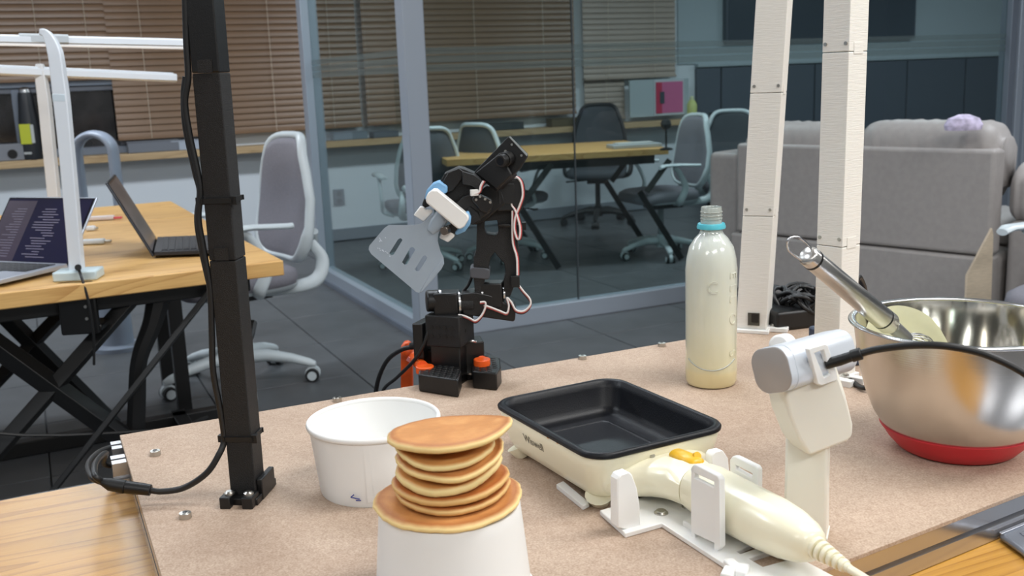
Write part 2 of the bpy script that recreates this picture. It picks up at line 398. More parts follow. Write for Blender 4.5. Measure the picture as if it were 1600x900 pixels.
for (x,y,sz,colr,nm,lab,cat) in ((238,220,(.34,.12,.07),(118,122,130),'tray','low grey tray on the sill right of the window','tray'),
        (300,219,(.30,.12,.06),(176,184,196),'folder_box','pale flat folder box on the sill beside the grey tray','box'),
        (545,214,(.26,.12,.05),(120,132,140),'file_tray','bluish file tray on the sill seen through the side glass','tray'),
        (600,212,(.20,.12,.04),(90,98,104),'storage_case','dark low case on the sill behind the corner post','case'),
        (770,199,(.5,.12,.05),(60,66,66),'flat_case','flat black case on the sill behind the robot arm','case'),
        (880,198,(.26,.12,.06),(96,84,60),'snack_box','brown open box on the sill right of the flat black case','box')):
    u,_z = sillp(x,y)
    t = thing(nm,lab,cat,W(u,BW-.13,ZS))
    mm = M(nm+'_mat',colr,.5)
    MB().box(W(u,BW-.13,ZS+sz[2]/2),sz,TH+random.uniform(-.05,.05)).build('body', mm, t, bevel=.005)
    MB().box(W(u,BW-.13,ZS+sz[2]+.004),(sz[0]*1.02,sz[1]*1.03,.008),TH).build('rim', mm, t, bevel=.002)
# whiteboard with pink poster
u0,zb0 = onwall(977,184,BW-.05); u1,zt0 = onwall(1068,122,BW-.05)
t = thing('whiteboard','pale board leaning on the sill with a pink sheet','board',W((u0+u1)/2,BW-.10,zb0))
MB().box(W((u0+u1)/2,BW-.12,(zb0+zt0)/2),(u1-u0,.02,zt0-zb0),TH).build('board', M('board_pale',(176,188,192),.5), t, bevel=.003)
ua_,_ = onwall(1024,150,BW-.13); ub_,_ = onwall(1066,150,BW-.13)
MB().box(W((ua_+ub_)/2,BW-.133,(zb0+zt0)/2),(ub_-ua_+.03,.006,zt0-zb0-.01),TH).build('poster_border', M('poster_white',(200,205,210),.6), t)
MB().box(W((ua_+ub_)/2,BW-.138,(zb0+zt0)/2),(ub_-ua_,.005,zt0-zb0-.05),TH).build('pink_sheet', M('poster_pink',(205,105,150),.6), t)
MB().box(W(ua_+.03,BW-.142,(zb0+zt0)/2),(.06,.004,zt0-zb0-.05),TH).build('red_strip', M('poster_red',(190,50,85),.6), t)
MB().box(W(ua_+.06,BW-.146,(zb0+zt0)/2),(.045,.004,.10),TH).build('dark_mark', M('poster_dark',(60,70,80),.6), t)
u,_z = sillp(1080,180)
t = thing('yellow_bottle','pale yellow squeeze bottle on the sill right of the pink sheet','bottle',W(u,BW-.14,ZS))
MB().lathe(W(u,BW-.14,ZS),[(.04,0),(.045,.01),(.045,.12),(.03,.15),(.018,.16)],20).build('body', M('bottle_yellow',(215,222,140),.4), t)
MB().lathe(W(u,BW-.14,ZS+.158),[(.02,0),(.018,.025),(.008,.035)],16).build('cap', M('bottle_cap',(225,228,180),.4), t)

# ---------------------------------------------------------------- office chair prototype (faces +Y)
def make_chair(label, mesh=False, dark=False, group='white framed office chairs'):
    t = thing('office_chair', label, 'chair', (0,0,0), group)
    fr = CHDARK if dark else CHWHITE; pad = CHMESH if mesh or dark else CHGREY
    for k in range(5):
        a = 2*PI*k/5+PI/2; d = Vector((math.cos(a),math.sin(a),0)); s = Vector((-d.y,d.x,0))
        prof = [(.035,.115,.028,.022),(.12,.118,.026,.02),(.22,.100,.022,.016),(.29,.078,.02,.014),(.315,.070,.012,.010)]
        R = []
        for r,z,hw,hh in prof:
            c = d*r+Vector((0,0,z)); R.append([c+s*hw*math.cos(q)*1.0+Vector((0,0,hh*math.sin(q)*1.3)) for q in [2*PI*i/12 for i in range(12)]])
        leg = MB().rings(R).build('base_arm', fr, t)
        cc = d*.30
        cs = MB()
        for sg in (-1,1): cs.cyl(cc+s*(sg*.012)+Vector((0,0,.028)), cc+s*(sg*.03)+Vector((0,0,.028)), .028, n=18)
        cs.build('caster', CHDARK, t)
        cv = MB()
        cv.cyl(cc+s*-.011+Vector((0,0,.034)), cc+s*.011+Vector((0,0,.034)), .031, n=16); cv.cyl(cc+Vector((0,0,.04)),cc+Vector((0,0,.075)),.012,n=12)
        for sg in (-1,1): cv.cyl(cc+s*(sg*.0302)+Vector((0,0,.028)), cc+s*(sg*.033)+Vector((0,0,.028)), .019, n=16)
        cv.build('caster_hood', fr, t)
    MB().cyl((0,0,.07),(0,0,.16),.038,.032).build('hub', fr, t)
    MB().cyl((0,0,.16),(0,0,.36),.022).build('gas_column', CHDARK if dark else M('column_grey',(150,156,160),.4), t)
    m = MB().box((0,-.02,.385),(.16,.24,.06)); m.cyl((.08,.02,.38),(.25,.03,.37),.007,n=8); m.box((.25,.03,.37),(.03,.04,.012)); m.build('tilt_mechanism', CHDARK, t, bevel=.01)
    # seat
    R = []
    for z,sc,dz in ((.415,.90,0),(.425,.97,0),(.45,1,0),(.475,.98,0),(.492,.88,0),(.497,.6,0)):
        R.append([Vector((x*sc, y*sc+.02, z+(-.012*(y/.24)**2 if y>0 else .0))) for x,y in rrect(.245,.24,.11)])
    MB().rings(R).build('seat', pad if not mesh else CHGREY, t, angle=60)
    MB().rings([[Vector((x*s_, y*s_+.01, z)) for x,y in rrect(.235,.23,.1)] for z,s_ in ((.395,.7),(.405,.95),(.425,1.0))]).build('seat_shell', fr, t, angle=60)
    # backrest: grid mapped to a rounded outline, leaning back and curved
    def bp(a, b, off=0):   # a in -1..1 across, b in 0..1 up
        hwid = .235*(.80+.20*math.sin(PI*min(1,b*1.05+.12)))*(1-.10*b)
        y = -.235-.11*b-.05*math.sin(PI*b)*.6+.05*a*a-.02*math.cos(b*PI)
        return Vector((a*hwid, y+off, .50+.50*b))
    def outline(n=40, s_=1.0, off=0):
        pts = []
        for i in range(n):
            q = 2*PI*i/n; e = .45; ca, sa = math.cos(q), math.sin(q)
            a = math.copysign(abs(ca)**e, ca)*s_; b = .5+.5*math.copysign(abs(sa)**e, sa)*s_
            pts.append(bp(a,b,off))
        return pts
    th = .012 if mesh or dark else .035
    Rf = [outline(40,s_,o_) for s_,o_ in ((.02,th),(.5,th*1.0),(.85,th),(.95,th*.6),(.97,0),(.95,-.008),(.5,-.01),(.02,-.01))]
    MB().rings(Rf).build('backrest', pad, t, angle=60)
    o_ = outline(40,1.0,0); R = []
    ctr = bp(0,.5)
    for i,p in enumerate(o_):
        tdir = (o_[(i+1)%40]-o_[i-1]).normalized(); out = (p-ctr); out -= tdir*out.dot(tdir); out.normalize(); bk = tdir.cross(out).normalized()
        wd = .020 if p.z > .62 else .026
        R.append([p+out*math.cos(q)*.016+bk*math.sin(q)*wd for q in [2*PI*k/10 for k in range(10)]])
    R.append(R[0]); MB().rings(R, False, False).build('back_frame', fr, t, angle=80)
    sp = MB()
    for sg in (-1,1):
        sp.tube([(sg*.19,-.27,.58),(sg*.205,-.31,.50),(sg*.20,-.27,.42),(sg*.13,-.15,.395),(sg*.06,-.05,.39)],[.022,.028,.03,.026,.02],n=10,ry=.7)
        sp.tube([(sg*.19,-.29,.62),(sg*.12,-.315,.55),(sg*.0,-.32,.53)],[.018,.016,.016],n=8)
    sp.build('back_support', fr, t, angle=80)
    for sg in (-1,1):
        am = MB(); am.tube([(sg*.20,-.02,.40),(sg*.27,.0,.43),(sg*.285,-.03,.52),(sg*.285,.02,.63),(sg*.285,.06,.665)],[.026,.026,.024,.02,.016],n=10,ry=.55)
        am.build('armrest_post', fr, t, angle=80)
        R = []
        for y,hw in ((-.17,.018),(-.15,.028),(.0,.035),(.12,.034),(.15,.024)):
            R.append([Vector((sg*.285+hw*math.cos(q), y+.02, .68+.012*math.sin(q)-(.012 if abs(y)>.14 else 0))) for q in [2*PI*k/12 for k in range(12)]])
        MB().rings(R).build('armrest_pad', fr, t, angle=60)
    return t
def place(t, p, deg, z=0): t.location = (p[0],p[1],z); t.rotation_euler = (0,0,math.radians(deg)-PI/2)
G0 = lambda x,y: at(x,y,0)
chair_a = make_chair('white framed office chair with grey padded back at the oak desk corner')
chair_m = make_chair('white framed mesh chair', mesh=True)
chair_d = make_chair('dark mesh chair', dark=True)
index_kids(None)
place(chair_a, G0(376,600), 218)
def cp(src, p, deg, label, sc=.91):
    c = copy_tree(src); c['label'] = label; place(c, p, deg); c.scale = (sc,sc,sc); return c
c = chair_m; c['label'] = 'white framed mesh chair in the glass room half hidden by the corner post'; place(c, G0(664,418), 108); c.scale = (.91,)*3
cp(chair_m, G0(795,402), 48, 'white framed mesh chair behind the robot arm, turned toward the meeting table')
cp(chair_a, G0(1033,400), 202, 'white framed chair with grey back at the right end of the meeting table')
cp(chair_m, G0(1150,384), 265, 'white framed mesh chair partly behind the left white post')
c = chair_d; c['label'] = 'all-dark mesh chair on the far side of the meeting table'; place(c, G0(935,350), 260); c.scale = (.95,)*3
cp(chair_a, (1.89,3.17), 205, 'white framed chair at the right edge with only an armrest and seat showing', .95)
# meeting table behind the glass
def yaw_of(a, b): return math.atan2(b.y-a.y, b.x-a.x)
tz = .73
fa, fb = at(712,249,tz), at(1046,231,tz)
t = thing('meeting_table','long oak-topped meeting table with black legs inside the glass room','table',((fa.x+fb.x)/2,(fa.y+fb.y)/2,0))
d_ = (fb-fa).normalized(); nrm = Vector((-d_.y,d_.x,0)); Ln = (fb-fa).length; yw = yaw_of(fa,fb)
mc = (fa+fb)/2+nrm*.45; mc = mc+d_*-.03
MB().box((mc.x,mc.y,tz-.02),(Ln+.05,.9,.04),yw).build('tabletop', OAK, t, bevel=.003)
MB().box(mc+nrm*-.38+Vector((0,0,-.07-tz+tz-.0)),(Ln-.1,.04,.05),yw).build('rail', BLKM, t)
MB().box(mc+nrm*.38+Vector((0,0,-.07)),(Ln-.1,.04,.05),yw).build('rail', BLKM, t)
fp = fa+nrm*.06
for (x0,y0,x1,y1) in ((862,256,800,340),(812,322,877,424),(1046,250,1010,300),(1000,300,1062,400)):
    p0, p1 = onp(x0,y0,fp,nrm), onp(x1,y1,fp,nrm); d__ = p1-p0
    if y1 > 390: p1 = p0+d__*((.015-p0.z)/d__.z)
    MB().tube([p0,p1],.026,n=4,smooth=False).build('leg', BLKM, t)
    MB().tube([p0+nrm*.74,p1+nrm*.74],.026,n=4,smooth=False).build('leg', BLKM, t)
def atU(u,v,z): return W(u,v,z)
# little things on the meeting table
p = at(1050,236,tz)+nrm*.1
t = thing('desk_microphone','black round-headed microphone on a thin stand on the meeting table','microphone',(p.x,p.y,tz))
MB().lathe((p.x,p.y,tz),[(.04,0),(.04,.01),(.01,.016),(.006,.02),(.006,.12)],16).build('stand', BLKP, t)
MB().lathe((p.x,p.y,tz+.12),[(.006,0),(.026,.012),(.034,.035),(.026,.058),(.006,.07)],16).build('head', BLKR, t)
p = at(1000,232,tz)+nrm*.12
t = thing('paper_tray','clear flat tray on the meeting table left of the microphone','tray',(p.x,p.y,tz))
MB().box((p.x,p.y,tz+.012),(.32,.16,.024),yw).build('base', M('tray_pale',(170,176,180),.4), t, bevel=.004)
MB().box((p.x,p.y,tz+.028),(.24,.11,.008),yw).build('sheet', M('sheet',(200,200,196),.6), t)
p = onp(1112,228,W(1.3,2.4),V)
t = thing('fire_extinguisher','red cylinder standing behind the chair at the meeting table end','extinguisher',(p.x,p.y,.55))
MB().lathe((p.x,p.y,.48),[(.05,0),(.055,.02),(.055,.3),(.03,.34)],20).build('body', M('red_paint',(190,40,40),.35), t)
MB().lathe((p.x,p.y,.82),[(.02,0),(.02,.04)],12).build('valve', BLKP, t)
MB().cyl((p.x,p.y,0),(p.x,p.y,.48),.04).build('stand', BLKM, t)

# ---------------------------------------------------------------- sofa (back toward the camera)
A = at(1150,469+8,.06); A.z = 0
def drop(x,y,z):  # ground distance at which pixel (x,y) sits at height z
    return at(x,y,z)
S0 = drop(1150,224,.85); S1 = drop(1556,234,.85)
sd = (S1-S0); sd.z = 0; SL = sd.length; sd.normalize(); sn = Vector((-sd.y,sd.x,0))     # sn: away from camera = front of the sofa
syaw = math.atan2(sd.y,sd.x)
t = thing('sofa','grey leather two-seat sofa seen from behind against the glass','sofa',((S0.x+S1.x)/2,(S0.y+S1.y)/2,0)); SOF = t
def sbox(name, a0,a1,n0,n1,z0,z1,bev=.02,mat=SOFA,sub=0):
    c = S0+sd*((a0+a1)/2)+sn*((n0+n1)/2); c.z = (z0+z1)/2
    return MB().box(c,(a1-a0,n1-n0,z1-z0),syaw).build(name, mat, t, bevel=bev, seg=4)
sbox('back_panel', 0.0, SL, 0, .10, .425, .85, .018)
sbox('lower_panel', -.02, SL, -.015, .10, .15, .42, .012)
sbox('plinth', .05, SL-.05, .03, .78, .0, .15, .004, BLKM)
sbox('seat_base', .0, SL, .10, .80, .17, .42, .03)
sbox('armrest', -.20, -.02, .05, .76, .12, .80, .03)
def cushion(name, a0,a1,n0,n1,z0,z1, wr=.010, puff=.03):
    mb = MB(); nx, nz = 44, 10; R = []
    for i in range(nx+1):
        fa_ = i/nx; e = (1-abs(2*fa_-1)**10)**.5 if 0 < fa_ < 1 else .25; e = max(e,.6)
        cA = S0+sd*(a0+(a1-a0)*fa_); row = []
        for (qx,qy) in rrect(.5,.5,.34,6):
            ed_ = max(0,abs(2*fa_-1)-.75)*4; wv = wr*(.35*math.sin(fa_*60+qx*5)*math.sin(qx*6+fa_*9)+ed_*.6*math.sin(qx*14+qy*22+fa_*40))
            p = cA+sn*((n0+n1)/2+(n1-n0)*qx*e+wv); p.z = (z0+z1)/2+((z1-z0)*qy+puff*(.5+qy)*0)*e+wv
            row.append(p)
        R.append(row)
    return mb.rings(R).build(name, SOFA, t, angle=80)
h = SL*.47
cushion('back_cushion', .0, h, .02, .27, .62, .945)
cushion('back_cushion', h+.01, SL-.005, .02, .27, .62, .955)
cushion('arm_cushion', SL-.01, SL+.30, .10, .72, .52, .80)
sbox('armrest', SL+.02, SL+.25, .10, .78, .12, .56, .03)
cushion('seat_cushion', .02, h, .28, .80, .40, .54); cushion('seat_cushion', h+.01, SL, .28, .80, .40, .54)
p = drop(1482,196,.955)+sn*.13
MB().rings([[Vector((p.x+math.cos(q)*r, p.y+math.sin(q)*r*.7, .93+z)) for q in [2*PI*i/14 for i in range(14)]] for r,z in ((.07,0),(.075,.02),(.06,.045),(.02,.06))]).build('sweater', M('purple_white_cloth',(200,190,215),.9,noise=.35,nscale=30), None)
tag(bpy.data.objects['sweater'],'lilac and white cloth bundle lying on top of the sofa back','cloth')
# plywood sheet leaning on the sofa
q = [onp(x,y,S1-sn*.45-sd*.12,(-sn*.55+sd*.83)) for x,y in ((1547,356),(1549,366),(1541,610),(1500,640),(1508,430))]
tag(MB().prism(q, sd*.008).build('plywood_sheet', M('plywood',(196,180,158),.6,noise=.08,nscale=40,stretch=(1,1,6)), None, bevel=.001),'thin pale plywood sheet leaning against the right end of the sofa','board')

# ---------------------------------------------------------------- left oak desks
dz = .75
C0 = at(443,407,dz); CF = at(267,314,dz); CM = at(308,337,dz)
def desk(label, c_near, length, far, legs):
    """c_near: near right corner; desk runs to the left along -u"""
    e = (far-c_near); e.z = 0; dep = e.length; vv = e.normalized(); uu = Vector((vv.y,-vv.x,0))
    c = c_near-uu*length/2+vv*dep/2
    t = thing('oak_desk', label, 'desk', (c.x,c.y,0))
    MB().box((c.x,c.y,dz-.02),(length,dep-.004,.04),math.atan2(uu.y,uu.x)).build('desktop', OAK, t, bevel=.003)
    def P(a,b,z): q = c_near-uu*a+vv*b; return Vector((q.x,q.y,z))
    return t, P, uu, vv, dep
t, P, uu, vv, dep = desk('oak-topped desk with black crossed legs carrying the laptops and lamp', C0, 2.0, CM, True)
def legbar(x0,y0,x1,y1,b,r):
    p0 = onp(x0,y0,P(0,b,0),vv); p1 = onp(x1,y1,P(0,b,0),vv); d = p1-p0
    hi = p0+d*((.69-p0.z)/d.z); lo = p0+d*((.05-p0.z)/d.z)
    MB().tube([hi,lo],r,n=4,smooth=False,ry=1.1).build('cross_leg', BLKM, t, bevel=.002)
legbar(0,544,187,680,.10,.030); legbar(207,465,0,700,.10,.024)
legbar(3,489,204,690,dep-.10,.030); legbar(99,486,0,590,dep-.10,.026); legbar(323,462,93,754,.04,.010)
for b in (.10, dep-.10):
    MB().box(P(1.0,b,.03),(2.2,.05,.05),math.atan2(uu.y,uu.x)).build('foot_beam', BLKM, t, bevel=.003)
    MB().box(P(1.0,b,.69),(1.85,.05,.05),math.atan2(uu.y,uu.x)).build('top_beam', BLKM, t, bevel=.003)
for a in (.15,1.85): MB().box(P(a,dep/2,.03),(.05,dep-.1,.05),math.atan2(uu.y,uu.x)).build('side_beam', BLKM, t, bevel=.003)
MB().tube([aty(250,455,2.62),aty(238,505,2.60),aty(218,560,2.58),aty(214,620,2.58),aty(212,700,2.58),aty(212,790,2.58)],[.034,.026,.022,.024,.026,.026],n=8).build('cable_sleeve', BLKR, t)
MB().tube([P(.9,.1,.70),P(.8,.0,.45),P(.35,.1,.32),P(.2,.2,.30)],.004,n=6).build('desk_cable', CABLE, t)
MB().tube([P(.1,.15,.71),P(.12,.12,.60),P(.08,.15,.52),P(.05,.2,.55)],.012,n=8).build('desk_cable', CABLE, t)
t2, P2, _, _, dep2 = desk('second oak-topped desk placed behind the laptop desk', CM, 2.0, CF, True)
for a in (.1,1.9): MB().box(P2(a,dep2-.1,.365),(.05,.05,.73),TH).build('leg', BLKM, t2)
for a in (.1,1.9): MB().box(P2(a,.1,.365),(.05,.05,.73),TH).build('leg', BLKM, t2)

# laptop 1 (screen facing us)
def laptop(label, H0, H1, updir, basedir, w_, scr, body, keys=True):
    """H0,H1 hinge ends; updir lid direction (scaled), basedir keyboard direction (scaled)"""
    c = (H0+H1)/2
    t = thing('laptop', label, 'laptop', (c.x,c.y,dz))
    hx = (H1-H0); n1 = hx.cross(updir).normalized(); n2 = hx.cross(basedir).normalized()
    if n2.z < 0: n2 = -n2
    if n1.dot(basedir) < 0: n1 = -n1      # screen side normal
    lid = MB().prism([H0,H1,H1+updir,H0+updir], n1*-.006).build('lid', body, t, bevel=.002)
    def L_(a,b,off): return H0+hx*a+updir*b+n1*off
    MB().prism([L_(.01,.03,.0005),L_(.99,.03,.0005),L_(.99,.98,.0005),L_(.01,.98,.0005)], n1*.001).build('screen_bezel', M('bezel_black',(16,16,20),.15), lid)
    MB().prism([L_(.025,.06,.0012),L_(.975,.06,.0012),L_(.975,.96,.0012),L_(.025,.96,.0012)], n1*.001).build('screen', scr, lid)
    base = MB().prism([H0,H1,H1+basedir,H0+basedir], n2*.012).build('base', body, t, bevel=.002)
    def B_(a,b): return H0+hx*a+basedir*b+n2*.0125
    if keys:
        kb = MB()
        for r in range(5):
            for k in range(13):
                a0 = .06+k*.068; b0 = .10+r*.095
                kb.prism([B_(a0,b0),B_(a0+.056,b0),B_(a0+.056,b0+.075),B_(a0,b0+.075)], n2*.0015)
        kb.prism([B_(.3,.10+5*.095),B_(.7,.10+5*.095),B_(.7,.10+5*.095+.07),B_(.3,.10+5*.095+.07)], n2*.0015)
        kb.build('keyboard', KEYS, base)
        MB().prism([B_(.34,.70),B_(.66,.70),B_(.66,.95),B_(.34,.95)], n2*.0006).build('trackpad', body, base)
    return t, lid, L_, n1
SCRM = M('screen_navy',(26,26,50),.15,emis=.3)
H1 = at(106,419,dz+.01); hd = Vector((-.925,.38,0)); H0 = H1+hd*.31
up_ = Vector((.049,.118,.168)); bd_ = Vector((-.38,-.925,0))*.21
t, lid, L_, n1 = laptop('open silver laptop with dark code on its screen at the desk front', H1, H0, up_, bd_, .3, SCRM, LAPS)
txt = M('screen_text',(104,98,116),.4,emis=.15); ln = MB(); random.seed(3)
for k in range(19):
    a = .30+random.choice((0,.04,.08)); wdt = random.uniform(.08,.3); b = .12+k*.038
    ln.prism([L_(a,b,.0025),L_(a+wdt,b,.0025),L_(a+wdt,b+.012,.0025),L_(a,b+.012,.0025)], n1*.0003)
    a = .72; wdt = random.uniform(.08,.17)
    ln.prism([L_(a,b,.0025),L_(a+wdt,b,.0025),L_(a+wdt,b+.01,.0025),L_(a,b+.01,.0025)], n1*.0003)
tag(ln.build('text_line', txt, lid), kind='stuff')
MB().prism([L_(.64,.06,.0022),L_(.975,.06,.0022),L_(.975,.93,.0022),L_(.64,.93,.0022)], n1*.0003).build('code_panel', M('screen_panel_brown',(52,42,58),.3,emis=.3), lid)
# laptop 2 (side view)
Ha = at(241,400,dz+.008); Hb = at(246,378,dz+.008)
ltop = aty(167,285,Ha.y+.02); upv = ltop-Ha; bx = at(318,397,dz+.008)-Ha; bx.z = 0
hh = Hb-Ha; hh.z = 0; hh = hh.normalized()
laptop('open dark laptop seen from its side, lid leaning left', Ha, Ha+hh*.30, upv, bx.normalized()*.21, .3, M('screen_grey',(92,84,84),.2,noise=.4,nscale=14), LAPD)
# small things on the desk
for (x,y,lab,nm,colr,l_) in ((157,342,'white and red pen on the oak desk beside the open laptop','pen',(235,225,225),.10),(146,379,'white dongle with a silver plug on the oak desk by the laptop','dongle',(225,232,236),.07),(142,358,'small white cap on the oak desk right of the laptop screen','cap',(220,222,224),.03)):
    p = at(x,y,dz+.006); t = thing(nm,lab,nm,(p.x,p.y,dz))
    MB().box((p.x,p.y,dz+.009),(l_,.022,.016),.1).build('body', M(nm+'_mat',colr,.35), t, bevel=.005)
    MB().box((p.x+l_*.62,p.y+.002,dz+.008),(l_*.3,.013,.008),.1).build('tip', STEEL if nm!='pen' else M('pen_pink',(220,90,100),.4), t, bevel=.002)
# tower fan behind the desk
p = aty(150,250,4.75); bx_ = p.x
t = thing('bladeless_fan','tall pale grey bladeless tower fan standing behind the desks','fan',(bx_,4.75,0))
FANM = M('fan_grey',(150,160,176),.3)
loop = []
r_ = .085; zt = aty(150,206,4.75).z
for k in range(40):
    q = 2*PI*k/40; s_ = math.sin(q)
    loop.append(Vector((bx_+r_*math.cos(q), 4.75, (zt-r_-.01 if s_>0 else .32)+r_*s_)))
R = []
for i,p in enumerate(loop):
    td = (loop[(i+1)%40]-loop[i-1]).normalized(); out = Vector((0,1,0)).cross(td)
    R.append([p+out*math.cos(q)*.018+Vector((0,1,0))*math.sin(q)*.06 for q in [2*PI*k/10 for k in range(10)]])
R.append(R[0]); MB().rings(R,False,False).build('air_loop', FANM, t, angle=80)
MB().lathe((bx_,4.75,0),[(.11,0),(.11,.02),(.075,.03),(.07,.25),(.06,.26)],28).build('base', FANM, t)

# desk lamps: LED bars on bent posts
def lamp(label, Y, base_px, post_px, bar, wp, barw, clampz):
    b0 = aty(base_px[0],base_px[1],Y); t = thing('desk_lamp', label, 'lamp', (b0.x,b0.y,b0.z), None)
    R = []; pts = [aty(x,y,Y) for x,y in post_px]
    return t, pts
Y1 = at(118,438,dz).y+.02
t = thing('desk_lamp','white desk lamp clamped to the oak desk edge, front of two','lamp',(aty(118,430,Y1).x,Y1,dz))
pts = [aty(x,y,Y1) for x,y in ((121,425),(113,330),(104,230),(97,160),(92,120),(86,80),(74,55),(62,50))]
MB().tube(pts,[.021,.021,.021,.022,.021,.020,.014,.008],n=4,ry=1.3,sub=4,up=(0.7,.7,0)).build('post', LAMPW, t, bevel=.003)
MB().tube([aty(96,160,Y1),aty(95,145,Y1)],[.0222,.0222],n=4,ry=1.3,smooth=False,up=(0.7,.7,0)).build('post_sleeve', M('sleeve_blue_white',(208,220,228),.4), t, bevel=.004)
pb0, pb1 = aty(-60,60,Y1+.02), aty(300,68,Y1+.29)
def bar(p0,p1,hw,hh,name,mat,par):
    d = (p1-p0).normalized(); s = d.cross(Vector((0,0,1))).normalized(); u = s.cross(d)
    MB().rings([[p+s*hw*a+u*hh*b for a,b in ((-1,-.6),(-.6,-1),(.6,-1),(1,-.6),(1,.6),(.6,1),(-.6,1),(-1,.6))] for p in (p0,p1)]).build(name,mat,par,smooth=False)
bar(pb0,pb1,.025,.011,'light_bar',LAMPW,t)
bar(pb0+Vector((0,0,-.012)),pb1+Vector((0,0,-.012)),.018,.003,'diffuser',M('lamp_diffuser',(250,250,250),.3,emis=.5),t)
bar(aty(30,60.5,Y1+.085),aty(106,62.3,Y1+.135),.0265,.0125,'joint_sleeve',M('joint_grey',(190,196,200),.3),t)
cl = aty(124,436,Y1); 
MB().box((cl.x,Y1,dz+.012),(.105,.07,.024),.1).build('clamp_top', M('clamp_pale',(196,212,216),.35), t, bevel=.004)
MB().box((cl.x+.008,Y1-.045,dz-.065),(.09,.02,.13),.1).build('clamp_body', BLKP, t, bevel=.004)
MB().box((cl.x+.008,Y1-.0,dz-.118),(.09,.09,.015),.1).build('clamp_jaw', BLKP, t, bevel=.003)
for i in range(2):
    for j in range(3): MB().cyl((cl.x-.02+i*.05,Y1-.057,dz-.03-j*.03),(cl.x-.02+i*.05,Y1-.054,dz-.03-j*.03),.004,n=8).build('clamp_bolt', STEEL, t)
MB().tube([aty(122,418,Y1-.03),aty(128,435,Y1-.06),aty(138,470,Y1-.065),aty(146,520,Y1-.06),aty(147,570,Y1-.05)],.0035,n=6).build('lamp_cable', CABLE, t)
MB().cyl(aty(122,418,Y1-.05),aty(122,418,Y1),.008,n=10).build('cable_port', BLKP, t)
Y2 = 3.15
t = thing('desk_lamp','white desk lamp with a slanting light bar, behind the front lamp','lamp',(aty(88,330,Y2).x,Y2,dz))
zb2 = at(92,350,dz)
pts = [aty(x,y,Y2) for x,y in ((90,372),(84,300),(76,220),(70,160),(64,118),(62,100))]
MB().tube(pts,[.022,.022,.022,.022,.02,.014],n=4,ry=1.2,sub=4,up=(.7,.7,0)).build('post', M('lamp_white_b',(222,222,222),.4), t, bevel=.003)
bar(aty(-60,108,Y2-.1),aty(274,122,Y2+.2),.024,.013,'light_bar',LAMPW,t)
bar(aty(-60,108,Y2-.1)+Vector((0,0,.014)),aty(270,122,Y2+.2)+Vector((0,0,.014)),.016,.003,'top_cap',LAMPW,t)
MB().box((pts[0].x,Y2,dz+.015),(.12,.10,.03),0).build('clamp_top', LAMPW, t, bevel=.005)

# ---------------------------------------------------------------- near table and particle board
ZT, ZB = .75, .79
T0 = at(210,742,ZT); tu, tv = U, V
PB = at(187,680,ZB); PB.z = 0
bth = math.radians(24.9); BU = Vector((math.cos(bth),math.sin(bth),0)); BV = Vector((-BU.y,BU.x,0))
def B(u, v, z): return PB+BU*u+BV*v+Vector((0,0,z))       # v is negative toward the camera
p = T0; c = p+U*.4-V*.40
t = thing('front_table','yellow oak table under the work board','table',(c.x,c.y,0))
MB().box((c.x,c.y,ZT-.02),(2.6,.80,.04),TH).build('tabletop', OAKF, t, bevel=.003)
for a in (-1.2,1.2):
    for b in (-.34,.34): q = c+U*a+V*b; MB().box((q.x,q.y,.355),(.05,.05,.71),TH).build('leg', BLKM, t)
# creased clear film lying over the left of the table
fm = MB(); Rr = []; nx,ny = 26,14; random.seed(11)
vs = []
for i in range(nx+1):
    for j in range(ny+1):
        q = T0-U*(.85-.88*i/nx)-V*(.004+.62*j/ny); vs.append(Vector((q.x,q.y,ZT+.0012+random.random()*.0006)))
fm.geom(vs,[(i*(ny+1)+j,(i+1)*(ny+1)+j,(i+1)*(ny+1)+j+1,i*(ny+1)+j+1) for i in range(nx) for j in range(ny)])
FM = glassm('clear_film_on_table',(.97,.96,.94),.3,0,(200,200,200),1.3,.7)
N_ = FM.node_tree.nodes; L__ = FM.node_tree.links
tc = N_.new('ShaderNodeTexCoord'); nz = N_.new('ShaderNodeTexNoise'); nz.inputs['Scale'].default_value = 22; nz.inputs['Detail'].default_value = 5; nz.inputs['Distortion'].default_value = 1.5
bp_ = N_.new('ShaderNodeBump'); bp_.inputs['Strength'].default_value = .25; bp_.inputs['Distance'].default_value = .004
L__.new(tc.outputs['Object'],nz.inputs[0]); L__.new(nz.outputs['Fac'],bp_.inputs['Height']); L__.new(bp_.outputs[0],[n for n in N_ if n.type=='BSDF_GLOSSY'][0].inputs['Normal'])
tag(fm.build('clear_film', FM, None),'clear creased plastic film over the oak table at left','film')

BOARD = M('particle_board', (190,164,142), .75)
nt = BOARD.node_tree; N_ = nt.nodes; L__ = nt.links; b_ = N_['Principled BSDF']
tc = N_.new('ShaderNodeTexCoord')
def noise_(sc, det, st=(1,1,1)):
    mp = N_.new('ShaderNodeMapping'); mp.inputs['Scale'].default_value = st; L__.new(tc.outputs['Object'],mp.inputs[0])
    n = N_.new('ShaderNodeTexNoise'); n.inputs['Scale'].default_value = sc; n.inputs['Detail'].default_value = det; L__.new(mp.outputs[0],n.inputs[0]); return n
na = noise_(9,4); nb = noise_(520,3); nc = noise_(160,4)
ad = N_.new('ShaderNodeMath'); ad.operation='MULTIPLY_ADD'; ad.inputs[1].default_value=.72; L__.new(nb.outputs['Fac'],ad.inputs[0])
m2 = N_.new('ShaderNodeMath'); m2.operation='MULTIPLY'; m2.inputs[1].default_value=.28; L__.new(nc.outputs['Fac'],m2.inputs[0]); L__.new(m2.outputs[0],ad.inputs[2])
